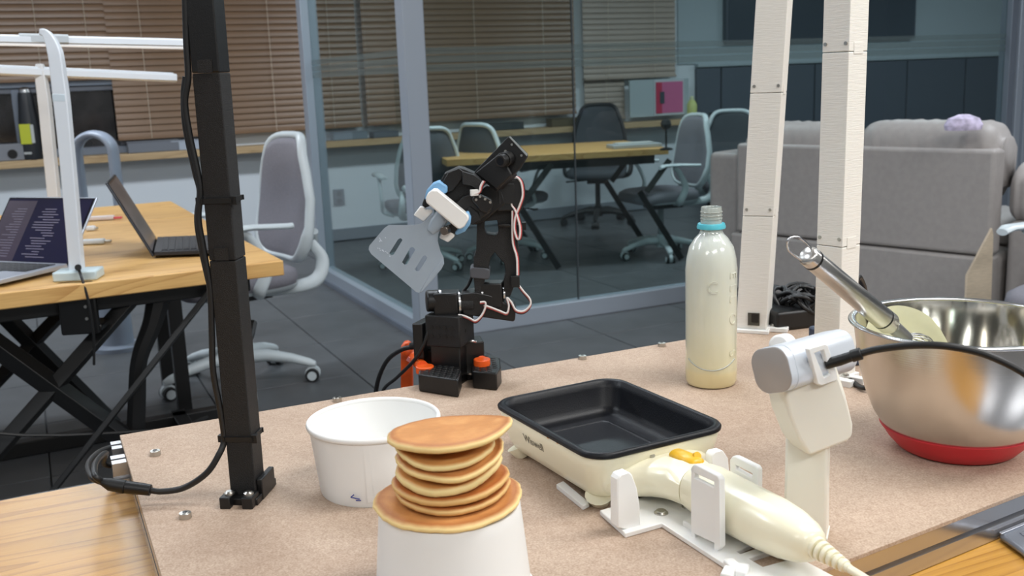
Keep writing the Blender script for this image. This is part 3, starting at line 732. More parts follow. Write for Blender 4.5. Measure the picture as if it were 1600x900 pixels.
r1 = N_.new('ShaderNodeValToRGB'); L__.new(ad.outputs[0],r1.inputs[0]); r1.color_ramp.elements[0].position=.33; r1.color_ramp.elements[1].position=.68
r1.color_ramp.elements[0].color = lin((160,136,116)); r1.color_ramp.elements[1].color = lin((196,175,156))
r2 = N_.new('ShaderNodeValToRGB'); L__.new(na.outputs['Fac'],r2.inputs[0]); r2.color_ramp.elements[0].position=.3; r2.color_ramp.elements[1].position=.6
r2.color_ramp.elements[0].color = (.84,.80,.78,1); r2.color_ramp.elements[1].color = (1,1,1,1)
mx = N_.new('ShaderNodeMix'); mx.data_type='RGBA'; mx.blend_type='MULTIPLY'; mx.inputs[0].default_value=1
L__.new(r1.outputs[0],mx.inputs[6]); L__.new(r2.outputs[0],mx.inputs[7]); L__.new(mx.outputs[2],b_.inputs['Base Color'])
BLEN = 1.35
n_0 = at(1310,880,ZB); n_1 = at(1600,768,ZB); ND = (n_1-n_0); ND.z = 0; ND.normalize()
NV = Vector((-ND.y,ND.x,0))
BDEP = ((PB-Vector((n_0.x,n_0.y,0))).dot(NV))/BV.dot(NV)          # length of the left edge down to the near edge
NL = PB-BV*BDEP
def NB(a, v, z=0): return NL+ND*a+NV*v+Vector((0,0,z))
bd = thing('work_board','tan particle board raised on aluminium profiles, carrying the robot setup','board',B(BLEN/2,-BDEP/2,ZT))
MB().prism([B(0,0,ZB-.004),B(BLEN,0,ZB-.004),NB(BLEN,0,ZB-.004),NB(0,0,ZB-.004)],Vector((0,0,.004))).build('board_sheet', BOARD, bd, bevel=.0004, seg=1)
# right long edge follows its own line in the photo
PROF = M('profile_aluminium',(196,196,198),.2,metal=.85)
def profile(p0, p1, w_=.030, h_=.0348, z0=ZT+.001, name='aluminium_profile'):
    d = (p1-p0); d.z = 0; d.normalize(); s = Vector((-d.y,d.x,0)); hw = w_/2; g = .0027; k = .007
    sec = [(-hw,0),(hw,0),(hw,h_/2-g),(hw-k,h_/2-g),(hw-k,h_/2+g),(hw,h_/2+g),(hw,h_),(g,h_),(g,h_-k),(-g,h_-k),(-g,h_),(-hw,h_),(-hw,h_/2+g),(-hw+k,h_/2+g),(-hw+k,h_/2-g),(-hw,h_/2-g)]
    o0 = Vector((p0.x,p0.y,z0))
    m = MB().prism([o0+s*a+Vector((0,0,z)) for a,z in sec], d*((p1-p0).length))
    return m.build(name, PROF, bd, bevel=.0008, seg=1)
profile(B(-.012,-.022,0),B(BLEN,-.022,0)); profile(B(-.016,-.075,0),B(.5,-.075,0))
profile(NB(.02,.0155,0),NB(BLEN,.0155,0)); profile(B(.016,-.1,0),B(.016,-BDEP+.03,0))

def nut(x, y, z=ZB):
    p = at(x,y+3,z); o = MB()
    o.cyl((p.x,p.y,z),(p.x,p.y,z+.0055),.0062,.0058,n=12); o.cyl((p.x,p.y,z+.0055),(p.x,p.y,z+.006),.0040,n=12)
    b = o.build('bolt', STEEL, bd, bevel=.0004, seg=1)
    MB().cyl((p.x,p.y,z+.0058),(p.x,p.y,z+.0062),.0028,n=6).build('socket_recess', BLKP, b)
for x,y in ((243,708),(290,806),(527,624),(910,558),(1034,538)): nut(x,y)

# ---------------------------------------------------------------- black post with camera cable
pb = at(384,782,ZB); YP = pb.y
def post(t, base, size, segs, yaw, lean, mat, notch=True, screws=True):
    """segs: list of (z0,z1,material). lean: offset vector per metre"""
    sx, sy = size; Rz = Matrix.Rotation(yaw,3,'Z')
    def c(z, dx=0, dy=0): return base+lean*(z)+Rz@Vector((dx,dy,0))+Vector((0,0,z))
    for z0,z1,mm,tp in segs:
        MB().rings([[c(z,a*sx/2,b*sy/2) for a,b in ((-1,-1),(1,-1),(1,1),(-1,1))] for z in (z0,z1)]).build('post_segment', mm, t, bevel=.0012, smooth=False)
    return c
t = thing('black_post','tall black post on the left of the board with a cable strapped to it','post',(pb.x,pb.y,ZB))
psz = .0268
pc = post(t, Vector((pb.x,pb.y+.012,ZB)), (psz,psz), [(.006,.247,BLKG,0),(.2475,.424,M('black_sparkle_plastic',(20,20,22),.6,noise=.9,nscale=1300,bump=.8,bscale=1400),0),(.4245,1.2,BLKP,0)], math.radians(-7), Vector((.007,0,0)), BLKG)
# tongues of the segment joints, on the face toward us
YF = YP+.012-psz/2
RzP = Matrix.Rotation(math.radians(-7),3,'Z')
for z,zz,mm in ((.2475,.012,'black_printed_plastic'),(.4245,.012,'black_sparkle_plastic')):
    MB().box(pc(z+zz/2,0,-psz/2-.0003),(.014,.0012,zz),math.radians(-7)).build('joint_tongue', MATS[mm], t)
bb = pc(.0)
MB().box(pc(.003,0,.004),(.037,.056,.008),math.radians(-7)).build('foot', BLKP, t, bevel=.001)
for s_ in (-1,1): MB().box(pc(.006,s_*.0115,-.024),(.011,.020,.012),math.radians(-7)).build('foot_lug', BLKP, t, bevel=.001)
MB().box(pc(.011,.0165,.008),(.006,.036,.022),math.radians(-7)).build('foot_gusset', BLKP, t, bevel=.001)
for s_ in (-1,1): MB().lathe(pc(.0118,s_*.010,-.0235),[(.0052,0),(.0050,.0018),(.003,.0034)],14).build('screw', STEEL, t)
def tie(z, ex=.001):
    m = MB()
    for a,b,sx,sy in ((0,-1,psz+.005,.0014),(0,1,psz+.005,.0014),(-1,0,.0014,psz+.005),(1,0,.0014,psz+.005)):
        m.box(pc(z,a*(psz/2+ex),b*(psz/2+ex)),(sx,sy,.0048),math.radians(-7))
    m.box(pc(z,psz/2+.003,-psz/2+.002),(.006,.006,.008),math.radians(-7)); m.box(pc(z,-psz/2-.004,-psz/2+.003),(.008,.006,.007),math.radians(-7))
    return m.build('cable_tie', BLKR, t)
tie(.305); tie(.066)
Yc = YF-.002
cb = [aty(x,y,Yc+.006) for x,y in ((288,-60),(291,60),(294,120),(289,160),(296,210),(309,270),(313,300),(310,340),(317,385),(328,450),(331,520),(333,580),(344,640),(350,686))]
cb += [aty(341,712,Yc-.0),aty(322,740,Yc-.003),aty(288,762,Yc-.0),aty(254,768,Yc),aty(234,766,Yc)]
MB().tube(cb,.0032,n=8).build('cable', CABLE, t, angle=80)
MB().tube([aty(x,y,Yc+.008) for x,y in ((290,120),(287,150),(290,200),(305,270),(312,300),(308,345),(316,395),(326,440))],.003,n=8).build('cable', CABLE, t, angle=80)
# plug joint of the cable, lying over the board's left edge
t = thing('cable_joint','black cable connector lying across the board edge, with braided leads','cable',aty(195,760,Yc)-Vector((0,0,.005)))
MB().tube([aty(236,766,Yc),aty(222,764,Yc),aty(196,761,Yc)],[.0058,.0062,.0066],n=12,smooth=False).build('plug', BLKP, t, bevel=.0008, angle=60)
MB().tube([aty(196,761,Yc),aty(172,757,Yc),aty(158,752,Yc)],[.0070,.0066,.0035],n=12,smooth=False).build('socket', BLKR, t, bevel=.0008, angle=60)
bp0 = B(-.01,-.05,0)
MB().tube([aty(160,753,Yc),aty(148,742,Yc),aty(150,722,Yc+.05),aty(166,708,Yc+.12),Vector((bp0.x-.01,bp0.y,ZT+.02)),Vector((bp0.x+.05,bp0.y+.02,ZT+.018))],.0032,n=8).build('braided_lead', CABLE, t, angle=80)
MB().tube([aty(160,754,Yc),aty(143,745,Yc+.01),aty(138,725,Yc+.08),aty(155,706,Yc+.16),aty(180,697,Yc+.22)],.0032,n=8).build('braided_lead', CABLE, t, angle=80)

# ---------------------------------------------------------------- white printed posts
def wpost(label, bx, by, s, yawd, lean, segz, foot_px):
    b = at(bx,by,ZB); yaw = math.radians(yawd)
    t = thing('white_post', label, 'post', (b.x,b.y,ZB))
    z = [0.004]+segz+[1.25]; Rz = Matrix.Rotation(yaw,3,'Z'); base = Vector((b.x,b.y,ZB))
    def c(zz, dx=0, dy=0): return base+lean*zz+Rz@Vector((dx,dy,0))+Vector((0,0,zz))
    for i in range(len(z)-1):
        MB().rings([[c(zz,a*s/2,q*s/2) for a,q in ((-1,-1),(1,-1),(1,1),(-1,1))] for zz in (z[i],z[i+1]-.0008)]).build('post_segment', WPRINT, t, bevel=.001, smooth=False)
    for zz in segz:
        for a in (-1,1): MB().cyl(c(zz+.010,a*s*.38,-s/2-.0012),c(zz+.010,a*s*.38,-s/2+.002),.0024,n=10).build('screw', STEEL, t)
        MB().box(c(zz+.004,s/2+.0002,0),(.0010,s*.5,.014),yaw).build('joint_tongue', WPRINT, t)
    MB().box(c(.003,0,0),(s*1.2,s*1.2,.006),yaw).build('foot', WPLA, t, bevel=.001)
    return t, c, yaw
WL = aty(1209,0,at(1176,512,ZB).y); b_0 = at(1176,512,ZB)
t, c, yaw = wpost('white printed post leaning slightly right, with a square hole near its foot', 1177, 514, .047, -24, Vector(((WL.x-b_0.x)/(WL.z-ZB)-.0,0,0)), [.185,.372], None)
MB().box(c(.022,.004,-.0247),(.018,.0022,.020),yaw).build('square_hole', M('hole_dark',(70,68,60),.6), t)
MB().box(c(.024,.006,-.0252),(.011,.0022,.014),yaw).build('square_hole', BLKP, t)
MB().box(c(.004,.035,.0),(.04,.03,.007),yaw).build('foot_lug', WPLA, t, bevel=.001)
MB().box(c(.003,-.0,-.026),(.058,.012,.006),yaw).build('foot_lug', WPLA, t, bevel=.001)
MB().lathe(c(.0075,.032,0),[(.006,0),(.0055,.002),(.003,.004)],12).build('screw', STEEL, t)
WL = aty(1321,0,at(1301,600,ZB).y); b_0 = at(1301,600,ZB)
t, c, yaw = wpost('white printed post standing behind the steel bowl, right of the leaning post', 1303, 588, .039, -53, Vector(((WL.x-b_0.x)/(WL.z-ZB),0,0)), [.18,.425], None)
for k in (0,1): MB().box(c(.004,.028+.004*k,-.026+.022*k),(.034,.012,.009),math.radians(-45)).build('foot_lug', WPLA, t, bevel=.001)
for k in (0,1): MB().lathe(c(.0085,.018+.006*k,-.026+.018*k),[(.0045,0),(.004,.002),(.002,.003)],12).build('screw', STEEL, t)

# dark cable pile between the white posts
random.seed(5)
p = at(1262,512,ZB); 
t = thing('cable_pile','tangle of black cables heaped between the two white posts','cables',(p.x,p.y,ZB))
for k in range(9):
    pts = []
    a0 = random.uniform(0,6.28)
    for i in range(12):
        a = a0+i*.75; r = random.uniform(.025,.06)
        pts.append(Vector((p.x+.015+r*math.cos(a)*1.0, p.y+.05+r*math.sin(a)*1.0, ZB+.006+abs(math.sin(i*.9+k))*.045)))
    MB().tube(pts,random.choice((.0028,.0035,.004)),n=6,sub=4).build('loose_cable', CABLE, t, angle=80)
q = at(1295,520,ZB)
MB().box((q.x,q.y+.07,ZB+.016),(.18,.06,.03),.3).build('power_strip', BLKP, t, bevel=.004)
MB().tube([at(1330,600,ZB)+Vector((0,.03,.004)),at(1345,605,ZB+.004),at(1358,602,ZB+.01),at(1352,588,ZB+.02)],.0032,n=8).build('loose_cable', CABLE, t, angle=80)
MB().tube([aty(1330,500,1.36),aty(1338,438,1.36),aty(1346,440,1.38),aty(1352,470,1.40),aty(1350,540,1.40),aty(1340,585,1.36)],.0045,n=8).build('loose_cable', CABLE, t, angle=80)
p = at(1338,590,ZB)
tag(MB().box((p.x+.03,p.y+.10,ZB+.022),(.10,.08,.044),.4).build('adapter_box', M('navy_plastic',(42,56,78),.4), None, bevel=.004),'small navy box on the board behind the right white post','box')

# ---------------------------------------------------------------- paper bowls
def paper_bowl(name, label, c, flip=False, s=1.0, hh=.074):
    t = thing(name, label, 'bowl', c, None)
    pr_o = [(.0560,0),(.0566,.002),(.0574,.010),(.0632,hh-.006)]; pr_i = [(.0620,hh-.004),(.0558,.010),(.0540,.008),(.0,.0075)]
    def f(r,z): return (r*s, (hh-z) if flip else z)
    prof = [(.0001,.004),(.054,.004),(.0545,0)]+pr_o+pr_i
    MB().lathe(c,[f(r,z) for r,z in prof],72,False,False).build('wall', PAPER, t)
    R = []
    for i in range(73):
        q = 2*PI*i/72; e = Vector((math.cos(q),math.sin(q),0))
        zc = (0.003 if flip else hh-.003)
        R.append([Vector(c)+e*(.0640*s+.0022*math.cos(k*PI/5))+Vector((0,0,zc+.0030*math.sin(k*PI/5))) for k in range(10)])
    MB().rings(R,False,False).build('rolled_rim', PAPER, t, angle=80)
    if not flip: MB().box(Vector(c)+Vector((.0006+.0*s,-.0604*s,hh/2)),(.006,.0004,hh-.012),rot=Matrix.Rotation(math.radians(5 if not flip else -7.5),3,'X')).build('side_seam', PAPER, t)
    return t
pbz = Vector((-.1472,1.0035,ZB))
t = paper_bowl('paper_bowl','empty white paper bowl standing upright with a small blue pen mark', pbz, s=1.04)
MK = M('blue_ink',(70,80,150),.6)
for (x0,y0,x1,y1) in ((548,777,562,780),(548,777,553,773),(556,782,564,782)):
    yy = pbz.y-.0575*1.04-.0012
    MB().tube([aty(x0,y0,yy),aty(x1,y1,yy)],.0006,n=5,smooth=False).build('pen_mark', MK, t)
ubz = Vector((-.0565,.768,ZB)); UH = .078
t = paper_bowl('upturned_paper_bowl','white paper bowl turned upside down carrying the pancake stack', ubz, flip=True, s=1.0, hh=UH)
MB().lathe(ubz+Vector((0,0,UH-.0015)),[(.0001,0),(.0545,0)],48,False,False).build('bottom_disc', PAPER, t)

# pancakes
PK = bpy.data.materials.new('pancake_crust'); MATS['pk'] = PK; PK.use_nodes = True
N_ = PK.node_tree.nodes; L__ = PK.node_tree.links; b_ = N_['Principled BSDF']
def pancake_mat(name, face, edge, rimc):
    m = bpy.data.materials.new(name); m.use_nodes = True; N = m.node_tree.nodes; L = m.node_tree.links; b = N['Principled BSDF']
    b.inputs['Roughness'].default_value = .5; b.inputs['Subsurface Weight'].default_value = .1; b.inputs['Subsurface Radius'].default_value = (.01,.006,.003)
    b.inputs['Specular IOR Level'].default_value = .35
    at_ = N.new('ShaderNodeVertexColor'); at_.layer_name = 'zone'
    sp = N.new('ShaderNodeSeparateColor'); L.new(at_.outputs[0], sp.inputs[0])
    tc = N.new('ShaderNodeTexCoord'); nz = N.new('ShaderNodeTexNoise'); nz.inputs['Scale'].default_value = 45; nz.inputs['Detail'].default_value = 5
    L.new(tc.outputs['Object'], nz.inputs[0])
    r = N.new('ShaderNodeValToRGB'); L.new(nz.outputs['Fac'], r.inputs[0]); r.color_ramp.elements[0].position = .3; r.color_ramp.elements[1].position = .7
    f = lin(face); r.color_ramp.elements[0].color = tuple(x*.88 for x in f[:3])+(1,); r.color_ramp.elements[1].color = tuple(min(1,x*1.1) for x in f[:3])+(1,)
    ad = N.new('ShaderNodeMath'); ad.operation = 'MULTIPLY_ADD'; ad.inputs[1].default_value = .5; ad.inputs[2].default_value = -.25; L.new(nz.outputs['Fac'], ad.inputs[0])
    a2 = N.new('ShaderNodeMath'); a2.operation = 'ADD'; L.new(ad.outputs[0], a2.inputs[0]); L.new(sp.outputs[0], a2.inputs[1])
    mx = N.new('ShaderNodeMix'); mx.data_type = 'RGBA'; L.new(a2.outputs[0], mx.inputs[0]); L.new(r.outputs[0], mx.inputs[6]); mx.inputs[7].default_value = lin(edge)
    m3 = N.new('ShaderNodeMix'); m3.data_type = 'RGBA'; L.new(sp.outputs[1], m3.inputs[0]); L.new(mx.outputs[2], m3.inputs[6]); m3.inputs[7].default_value = lin(rimc)
    L.new(m3.outputs[2], b.inputs['Base Color'])
    bp = N.new('ShaderNodeBump'); bp.inputs['Strength'].default_value = .35; bp.inputs['Distance'].default_value = .001
    n2 = N.new('ShaderNodeTexNoise'); n2.inputs['Scale'].default_value = 260; L.new(tc.outputs['Object'], n2.inputs[0]); L.new(n2.outputs['Fac'], bp.inputs['Height']); L.new(bp.outputs[0], b.inputs['Normal'])
    return m
EDGE = (242,214,150)
PK1 = pancake_mat('pancake_golden', (200,138,80), EDGE, (160,94,48))
PK2 = pancake_mat('pancake_brown', (186,116,58), (224,184,120), (160,88,44))
PK3 = pancake_mat('pancake_pale', (214,158,92), (244,222,160), (200,140,80))
bpy.data.materials.remove(PK)
def pancake(label, c, r, th, mat, f, seed, wob=.03, top_tip=1.0):
    """f(x,y)->height offset (bend) with x,y in unit-disc coordinates"""
    rnd = random.Random(seed); ph = [rnd.uniform(0,6.28) for _ in range(4)]
    n = 64; R = []; zones = []
    prof = [(0.0,1,0,0),(.3,1,0,0),(.6,1,0,0),(.82,1,0,0),(.92,.97,0,1),(.965,.80,.5,1),(.99,.45,1,0),(1.0,.05,1,0),(.99,-.45,1,0),(.96,-.85,1,0),(.9,-1,.6,0),(.6,-1,0,0),(.3,-1,0,0),(0.0,-1,0,0)]
    me_v = []; cols = []
    for k,(s_,h_,e_,g_) in enumerate(prof):
        for i in range(n):
            q = 2*PI*i/n; w_ = 1+wob*(math.sin(2*q+ph[0])*.6+math.sin(3*q+ph[1])*.4+.25*math.sin(7*q+ph[2]))
            ee = 1+(.005*math.sin(17*q+ph[3])+.004*math.sin(31*q+ph[1]))*(s_>.9)
            x = math.cos(q)*s_*w_*ee; y = math.sin(q)*s_*w_*ee
            me_v.append(Vector(c)+Vector((x*r, y*r, f(x,y)*r+h_*th/2)))
            cols.append((e_, g_*.7 if s_ in (.92,) else (.35 if s_==.965 else 0)))
    fs = []
    for k in range(len(prof)-1):
        for i in range(n): fs.append((k*n+i,k*n+(i+1)%n,(k+1)*n+(i+1)%n,(k+1)*n+i))
    o = MB().geom(me_v, fs).build('pancake', mat, None, angle=80)
    me = o.data; ca = me.color_attributes.new('zone','FLOAT_COLOR','POINT')
    for i,cc in enumerate(cols): ca.data[i].color = (cc[0],cc[1],0,1)
    tag(o, label, 'pancake', 'stack of pancakes on the upturned bowl'); return o
px_, py_ = ubz.x, ubz.y
zt = ZB+UH
# heights come from where each pancake's centre sits in the stack
pancake('widest golden pancake at the bottom of the stack, drooping over the bowl', (px_-.0005,py_+.0,zt+.0034), .0588, .0065, PK1, lambda x,y: -.10*max(0,x*x+y*y-.86)+.12*max(0,x-.3)**2+.06*max(0,-x-.3)**2, 1)
pancake('brown pancake, second from the bottom of the stack', (px_+.003,py_+.002,zt+.0095), .0465, .0060, PK2, lambda x,y: .10*x*x-.03*y, 2)
pancake('brown pancake with a pale edge, third from the bottom of the stack', (px_+.002,py_+.001,zt+.0168), .0460, .0065, PK2, lambda x,y: .12*x*x-.03*y+.03*x, 3)
pancake('pale thick pancake in the middle of the stack', (px_+.0005,py_,zt+.0275), .0415, .0080, PK3, lambda x,y: .16*max(0,x)**2+.10*max(0,-x)**2-.05*y*y+.04*x, 4, .04)
pancake('light brown pancake, third from the top, its right side curling up', (px_+.003,py_,zt+.0380), .0440, .0060, PK1, lambda x,y: .24*max(0,x)**2+.05*max(0,-x)-.03*y*y, 5, .04)
pancake('yellowish pancake just under the top one', (px_-.0005,py_+.001,zt+.0465), .0400, .0060, PK3, lambda x,y: .05*x+.16*max(0,-x)**2-.05*y*y, 6, .03)
pancake('large smooth golden pancake on top of the stack, one side pointed and raised', (px_+.0022,py_+.006,zt+.0575), .0500, .0065, PK1, lambda x,y: .04*x+.10*max(0,x)**3-.11*y-.10*max(0,-y-.3)**2, 9, .03)

# ---------------------------------------------------------------- batter bottle
bt = at(1111,598,ZB); BR = .0338; BH = .2335
t = thing('batter_bottle','clear plastic bottle coated inside with cream batter, blue neck ring, no cap','bottle',(bt.x,bt.y+.0,ZB))
BM = bpy.data.materials.new('milky_bottle'); BM.use_nodes = True; N_ = BM.node_tree.nodes; L__ = BM.node_tree.links; b_ = N_['Principled BSDF']
tc = N_.new('ShaderNodeTexCoord'); sx_ = N_.new('ShaderNodeSeparateXYZ'); L__.new(tc.outputs['Object'],sx_.inputs[0])
nz = N_.new('ShaderNodeTexNoise'); nz.inputs['Scale'].default_value = 26; nz.inputs['Detail'].default_value = 4; mp = N_.new('ShaderNodeMapping'); mp.inputs['Scale'].default_value = (1,1,.35); L__.new(tc.outputs['Object'],mp.inputs[0]); L__.new(mp.outputs[0],nz.inputs[0])
ma_ = N_.new('ShaderNodeMath'); ma_.operation='MULTIPLY_ADD'; ma_.inputs[1].default_value=.006; L__.new(nz.outputs['Fac'],ma_.inputs[0]); L__.new(sx_.outputs[2],ma_.inputs[2])
mr = N_.new('ShaderNodeMapRange'); mr.inputs[1].default_value = 0; mr.inputs[2].default_value = .24; L__.new(ma_.outputs[0],mr.inputs[0])
r = N_.new('ShaderNodeValToRGB'); L__.new(mr.outputs[0],r.inputs[0]); e = r.color_ramp.elements
e[0].position = 0; e[0].color = lin((234,220,172)); e[1].position = 1; e[1].color = lin((222,228,222))
for pos,colr in ((.095,(234,222,176)),(.115,(226,220,184)),(.35,(226,225,204)),(.7,(222,226,214)),(.85,(218,225,220))): k = e.new(pos); k.color = lin(colr)
L__.new(r.outputs[0],b_.inputs['Base Color']); b_.inputs['Roughness'].default_value = .18; b_.inputs['Coat Weight'].default_value = .6; b_.inputs['Coat Roughness'].default_value = .05
b_.inputs['Subsurface Weight'].default_value = .25; b_.inputs['Subsurface Radius'].default_value = (.02,.02,.015); b_.inputs['Transmission Weight'].default_value = .12
bc = Vector((bt.x,bt.y,ZB+.0005))
k = BH/.235
MB().lathe(bc,[(.001,.002),(.025,0),(.0315,.001),(BR,.006),(BR+.0003,.03),(BR-.0004,.040),(BR-.0003,.155),(BR-.002,.170),(.0285,.184),(.0215,.195),(.0158,.201),(.0142,.205),(.0140,.211)],64,True,False).build('body', BM, t, angle=50)
TRG = M('translucent_neck',(214,220,214),.15,trans=.5,coat=.4)
nk = MB().lathe(bc,[(.0138,.2105),(.0134,.2345),(.0126,.2360),(.0118,.2345),(.0118,.212)],40,False,False).build('neck', TRG, t)
for zz in (.221,.225,.2295): MB().tube([bc+Vector((.0139*math.cos(q),.0139*math.sin(q),zz)) for q in [2*PI*i/24 for i in range(25)]],.0007,n=6,smooth=False).build('neck_thread', TRG, nk)
MB().lathe(bc,[(.0142,.2075),(.0182,.2080),(.0186,.2100),(.0172,.2145),(.0146,.2148)],40,True,True).build('neck_ring', M('blue_ring',(92,196,214),.3), t)
MB().tube([bc+Vector(((BR+.0002)*math.cos(q),(BR+.0002)*math.sin(q),.044-.018*math.cos((q+1.57+.18)*1.15))) for q in [-1.57-.18+(i/24-.5)*2.1 for i in range(25)]],.0009,n=6).build('embossed_arc', TRG, t, angle=80)
# embossed vertical lettering and ring mark
def curve_text(txt_, size, ext, fn, name, mat, par, rot=0, bevel=0):
    """flat glyph mesh mapped through fn(x,y,z)"""
    cu = bpy.data.curves.new('t','FONT'); cu.body = txt_; cu.size = size; cu.extrude = ext; cu.align_x = 'CENTER'; cu.align_y = 'CENTER'
    ob = bpy.data.objects.new('t', cu); COL.objects.link(ob); bpy.context.view_layer.update()
    me = bpy.data.meshes.new_from_object(ob.evaluated_get(bpy.context.evaluated_depsgraph_get())); bpy.data.objects.remove(ob); bpy.data.curves.remove(cu)
    m = MB(); m.bm.from_mesh(me); bpy.data.meshes.remove(me); cr, sr = math.cos(rot), math.sin(rot)
    for v in m.bm.verts: x,y,z = v.co; v.co = fn(x*cr-y*sr, x*sr+y*cr, z)
    return m.build(name, mat, par, smooth=False)
def onbottle(qc): return lambda x,y,z: bc+Vector(((BR+z)*math.cos(qc+x/BR),(BR+z)*math.sin(qc+x/BR),y))
qc = math.radians(-90+44)
BME = BM
f0 = onbottle(qc)
for ch_, zz in (('E',.150),('L',.134),('L',.119),('O',.092),('S',.046)):
    curve_text(ch_, .020, .0004, lambda x,y,z: f0(x,y+zz,z), 'embossed_letter', BME, t, rot=-PI/2)
f1 = onbottle(math.radians(-90-8)); curve_text('C', .022, .0004, lambda x,y,z: f1(x,y+.135,z), 'embossed_mark', BME, t)

# ---------------------------------------------------------------- steel bowl with red base, whisk
bwc = Vector((.4735,1.048,ZB)); RB = .1090; HB = .139
BST = M('brushed_steel',(205,200,192),.24,metal=1,aniso=.4,bump=.04,bscale=60,stretch=(.2,.2,14))
BSI = M('polished_steel',(214,210,200),.10,metal=1,noise=0)
t = thing('mixing_bowl','brushed steel mixing bowl with a red rubber base','bowl',bwc)
prof = [(.058,.006),(.064,.012),(.0755,.023),(.087,.042),(.0955,.064),(.102,.089),(.106,.114),(RB,HB-.002)]
MB().lathe(bwc,prof,96,True,False).build('bowl_outside', BST, t, angle=60)
MB().lathe(bwc,[(r_-.0012,z+.001) for r_,z in prof],96,True,False).build('bowl_inside', BSI, t, angle=60)
R = []
for i in range(97):
    q = 2*PI*i/96; e_ = Vector((math.cos(q),math.sin(q),0)); R.append([bwc+e_*(RB+.0018+.0040*math.cos(k_*PI/5))+Vector((0,0,HB+.0022*math.sin(k_*PI/5))) for k_ in range(10)])
MB().rings(R,False,False).build('rolled_rim', SILV, t, angle=80)
MB().lathe(bwc,[(.001,0),(.055,0),(.061,.003),(.0705,.0135),(.0745,.0195),(.0792,.0262),(.0780,.0270),(.060,.012)],96,True,False).build('rubber_base', M('red_rubber',(196,38,48),.45), t, angle=60)
BAT = M('batter',(206,204,172),.25,sss=.3,noise=.05,nscale=30)
MB().lathe(bwc,[(.0005,.034),(.07,.034),(.0825,.036)],64,True,False).build('batter_pool', BAT, t, angle=60)
# batter smear on the inner left wall
def inner_r(z):
    for (r0,z0),(r1,z1_) in zip(prof,prof[1:]):
        if z0 <= z <= z1_: return r0+(r1-r0)*(z-z0)/(z1_-z0)-.0020
    return RB-.002
sm = MB(); n1_, n2_ = 18, 12
vs = []; 
for i in range(n1_+1):
    for j in range(n2_+1):
        q = math.radians(70+80*i/n1_); zt_ = .134-.06*abs(2*i/n1_-1)**3+.001*math.sin(i*.9); z = .036+(zt_-.036)*j/n2_
        r_ = inner_r(z)-(.0008 if 0 < i < n1_ and j < n2_ else -.0003); vs.append(bwc+Vector((r_*math.cos(q),r_*math.sin(q),z)))
sm.geom(vs,[(i*(n2_+1)+j,(i+1)*(n2_+1)+j,(i+1)*(n2_+1)+j+1,i*(n2_+1)+j+1) for i in range(n1_) for j in range(n2_)]).build('batter_smear', BAT, t, angle=80)
# whisk: handle leans over the left rim
YW0, YW1 = .985, 1.088
k0, k1, k2 = aty(1256,394,YW0), aty(1392,508,YW1-.03), aty(1420,532,YW1-.01)
t = thing('whisk','steel whisk with a hanging loop leaning over the left rim of the steel bowl','whisk',(k1.x,k1.y,k1.z-.05))
wd = (k1-k0).normalized()
WST = M('whisk_steel',(206,204,200),.3,metal=1,aniso=.5)
MB().tube([k0+wd*(x*(k1-k0).length) for x in (0.03,.04,.05,.3,.6,.85,.97,1)],[.008,.0098,.0104,.0108,.0112,.0118,.0122,.010],n=24,smooth=False).build('handle', WST, t, angle=60)
for f_ in (.10,.90):
    c_ = k0+wd*(f_*(k1-k0).length); MB().cyl(c_-wd*.0012,c_+wd*.0012,.0108+.0014*f_,n=24).build('handle_groove', BLKP, t)
MB().cyl(k1-wd*.002,k1+wd*.034,.0082,.0070,n=12).build('wire_collar', M('collar_grey',(140,142,144),.35,metal=.8), t)
sd_ = wd.cross(Vector((0,1,0))).normalized()
MB().tube([k0+sd_*.007+wd*.006,k0+sd_*.0082-wd*.008,k0+sd_*.0070-wd*.020,k0-wd*.0265,k0-sd_*.0070-wd*.020,k0-sd_*.0082-wd*.008,k0-sd_*.007+wd*.006],.0012,n=8).build('hanging_loop', SILV, t, angle=80)
ke = k1+wd*.034
for i in range(8):
    q = PI*i/8; a_ = sd_*math.cos(q)+wd.cross(sd_)*math.sin(q)
    ctl = [(.004,0),(.018,.022),(.026,.048),(.022,.072),(.008,.084),(0,.086),(-.008,.084),(-.022,.072),(-.026,.048),(-.018,.022),(-.004,0)]
    MB().tube([ke+a_*r_*.62+wd*z_*.62-wd*.003 for r_,z_ in ctl],.0008,n=5,sub=4).build('whisk_wire', SILV, t, angle=80)

# ---------------------------------------------------------------- electric griddle
gth = math.radians(-62.0); GA = Vector((math.cos(gth),math.sin(gth),0)); GB = Vector((-GA.y,GA.x,0))    # GA toward the handle, GB to the right
GC = Vector((.0925,1.028,ZB)); gA, gB = .1045, .0810; ZR = .062
def G(a,b,z=0): return GC+GA*a+GB*b+Vector((0,0,z))
t = thing('electric_griddle','ivory electric griddle with a black rectangular pan and long handle','griddle',GC)
def grings(lst, r0=.026):
    return [[G(x,y,z) for x,y in rrect(gA-i,gB-i,max(.006,r0-i*.4),8)] for i,z in lst]
MB().rings(grings([(.030,.007),(.020,.0075),(.013,.012),(.008,.022),(.003,.042),(.0006,.0545),(.0012,.0555),(.0045,.0555),(.0055,.034),(.010,.024),(.02,.018)]),True,True).build('body', IVORY, t, angle=60)
PANM = M('pan_coating',(13,15,21),.4,spec=.3,noise=.1,nscale=60,bump=.12,bscale=700)
MB().rings(grings([(.004,.0545),(-.0012,.0562),(-.0016,.0590),(.0002,.0612),(.0030,.0618),(.0056,.0606),(.0085,.053),(.0125,.034),(.0165,.0275),(.024,.0255),(.030,.0252)]),False,True).build('cooking_pan', PANM, t, angle=60)
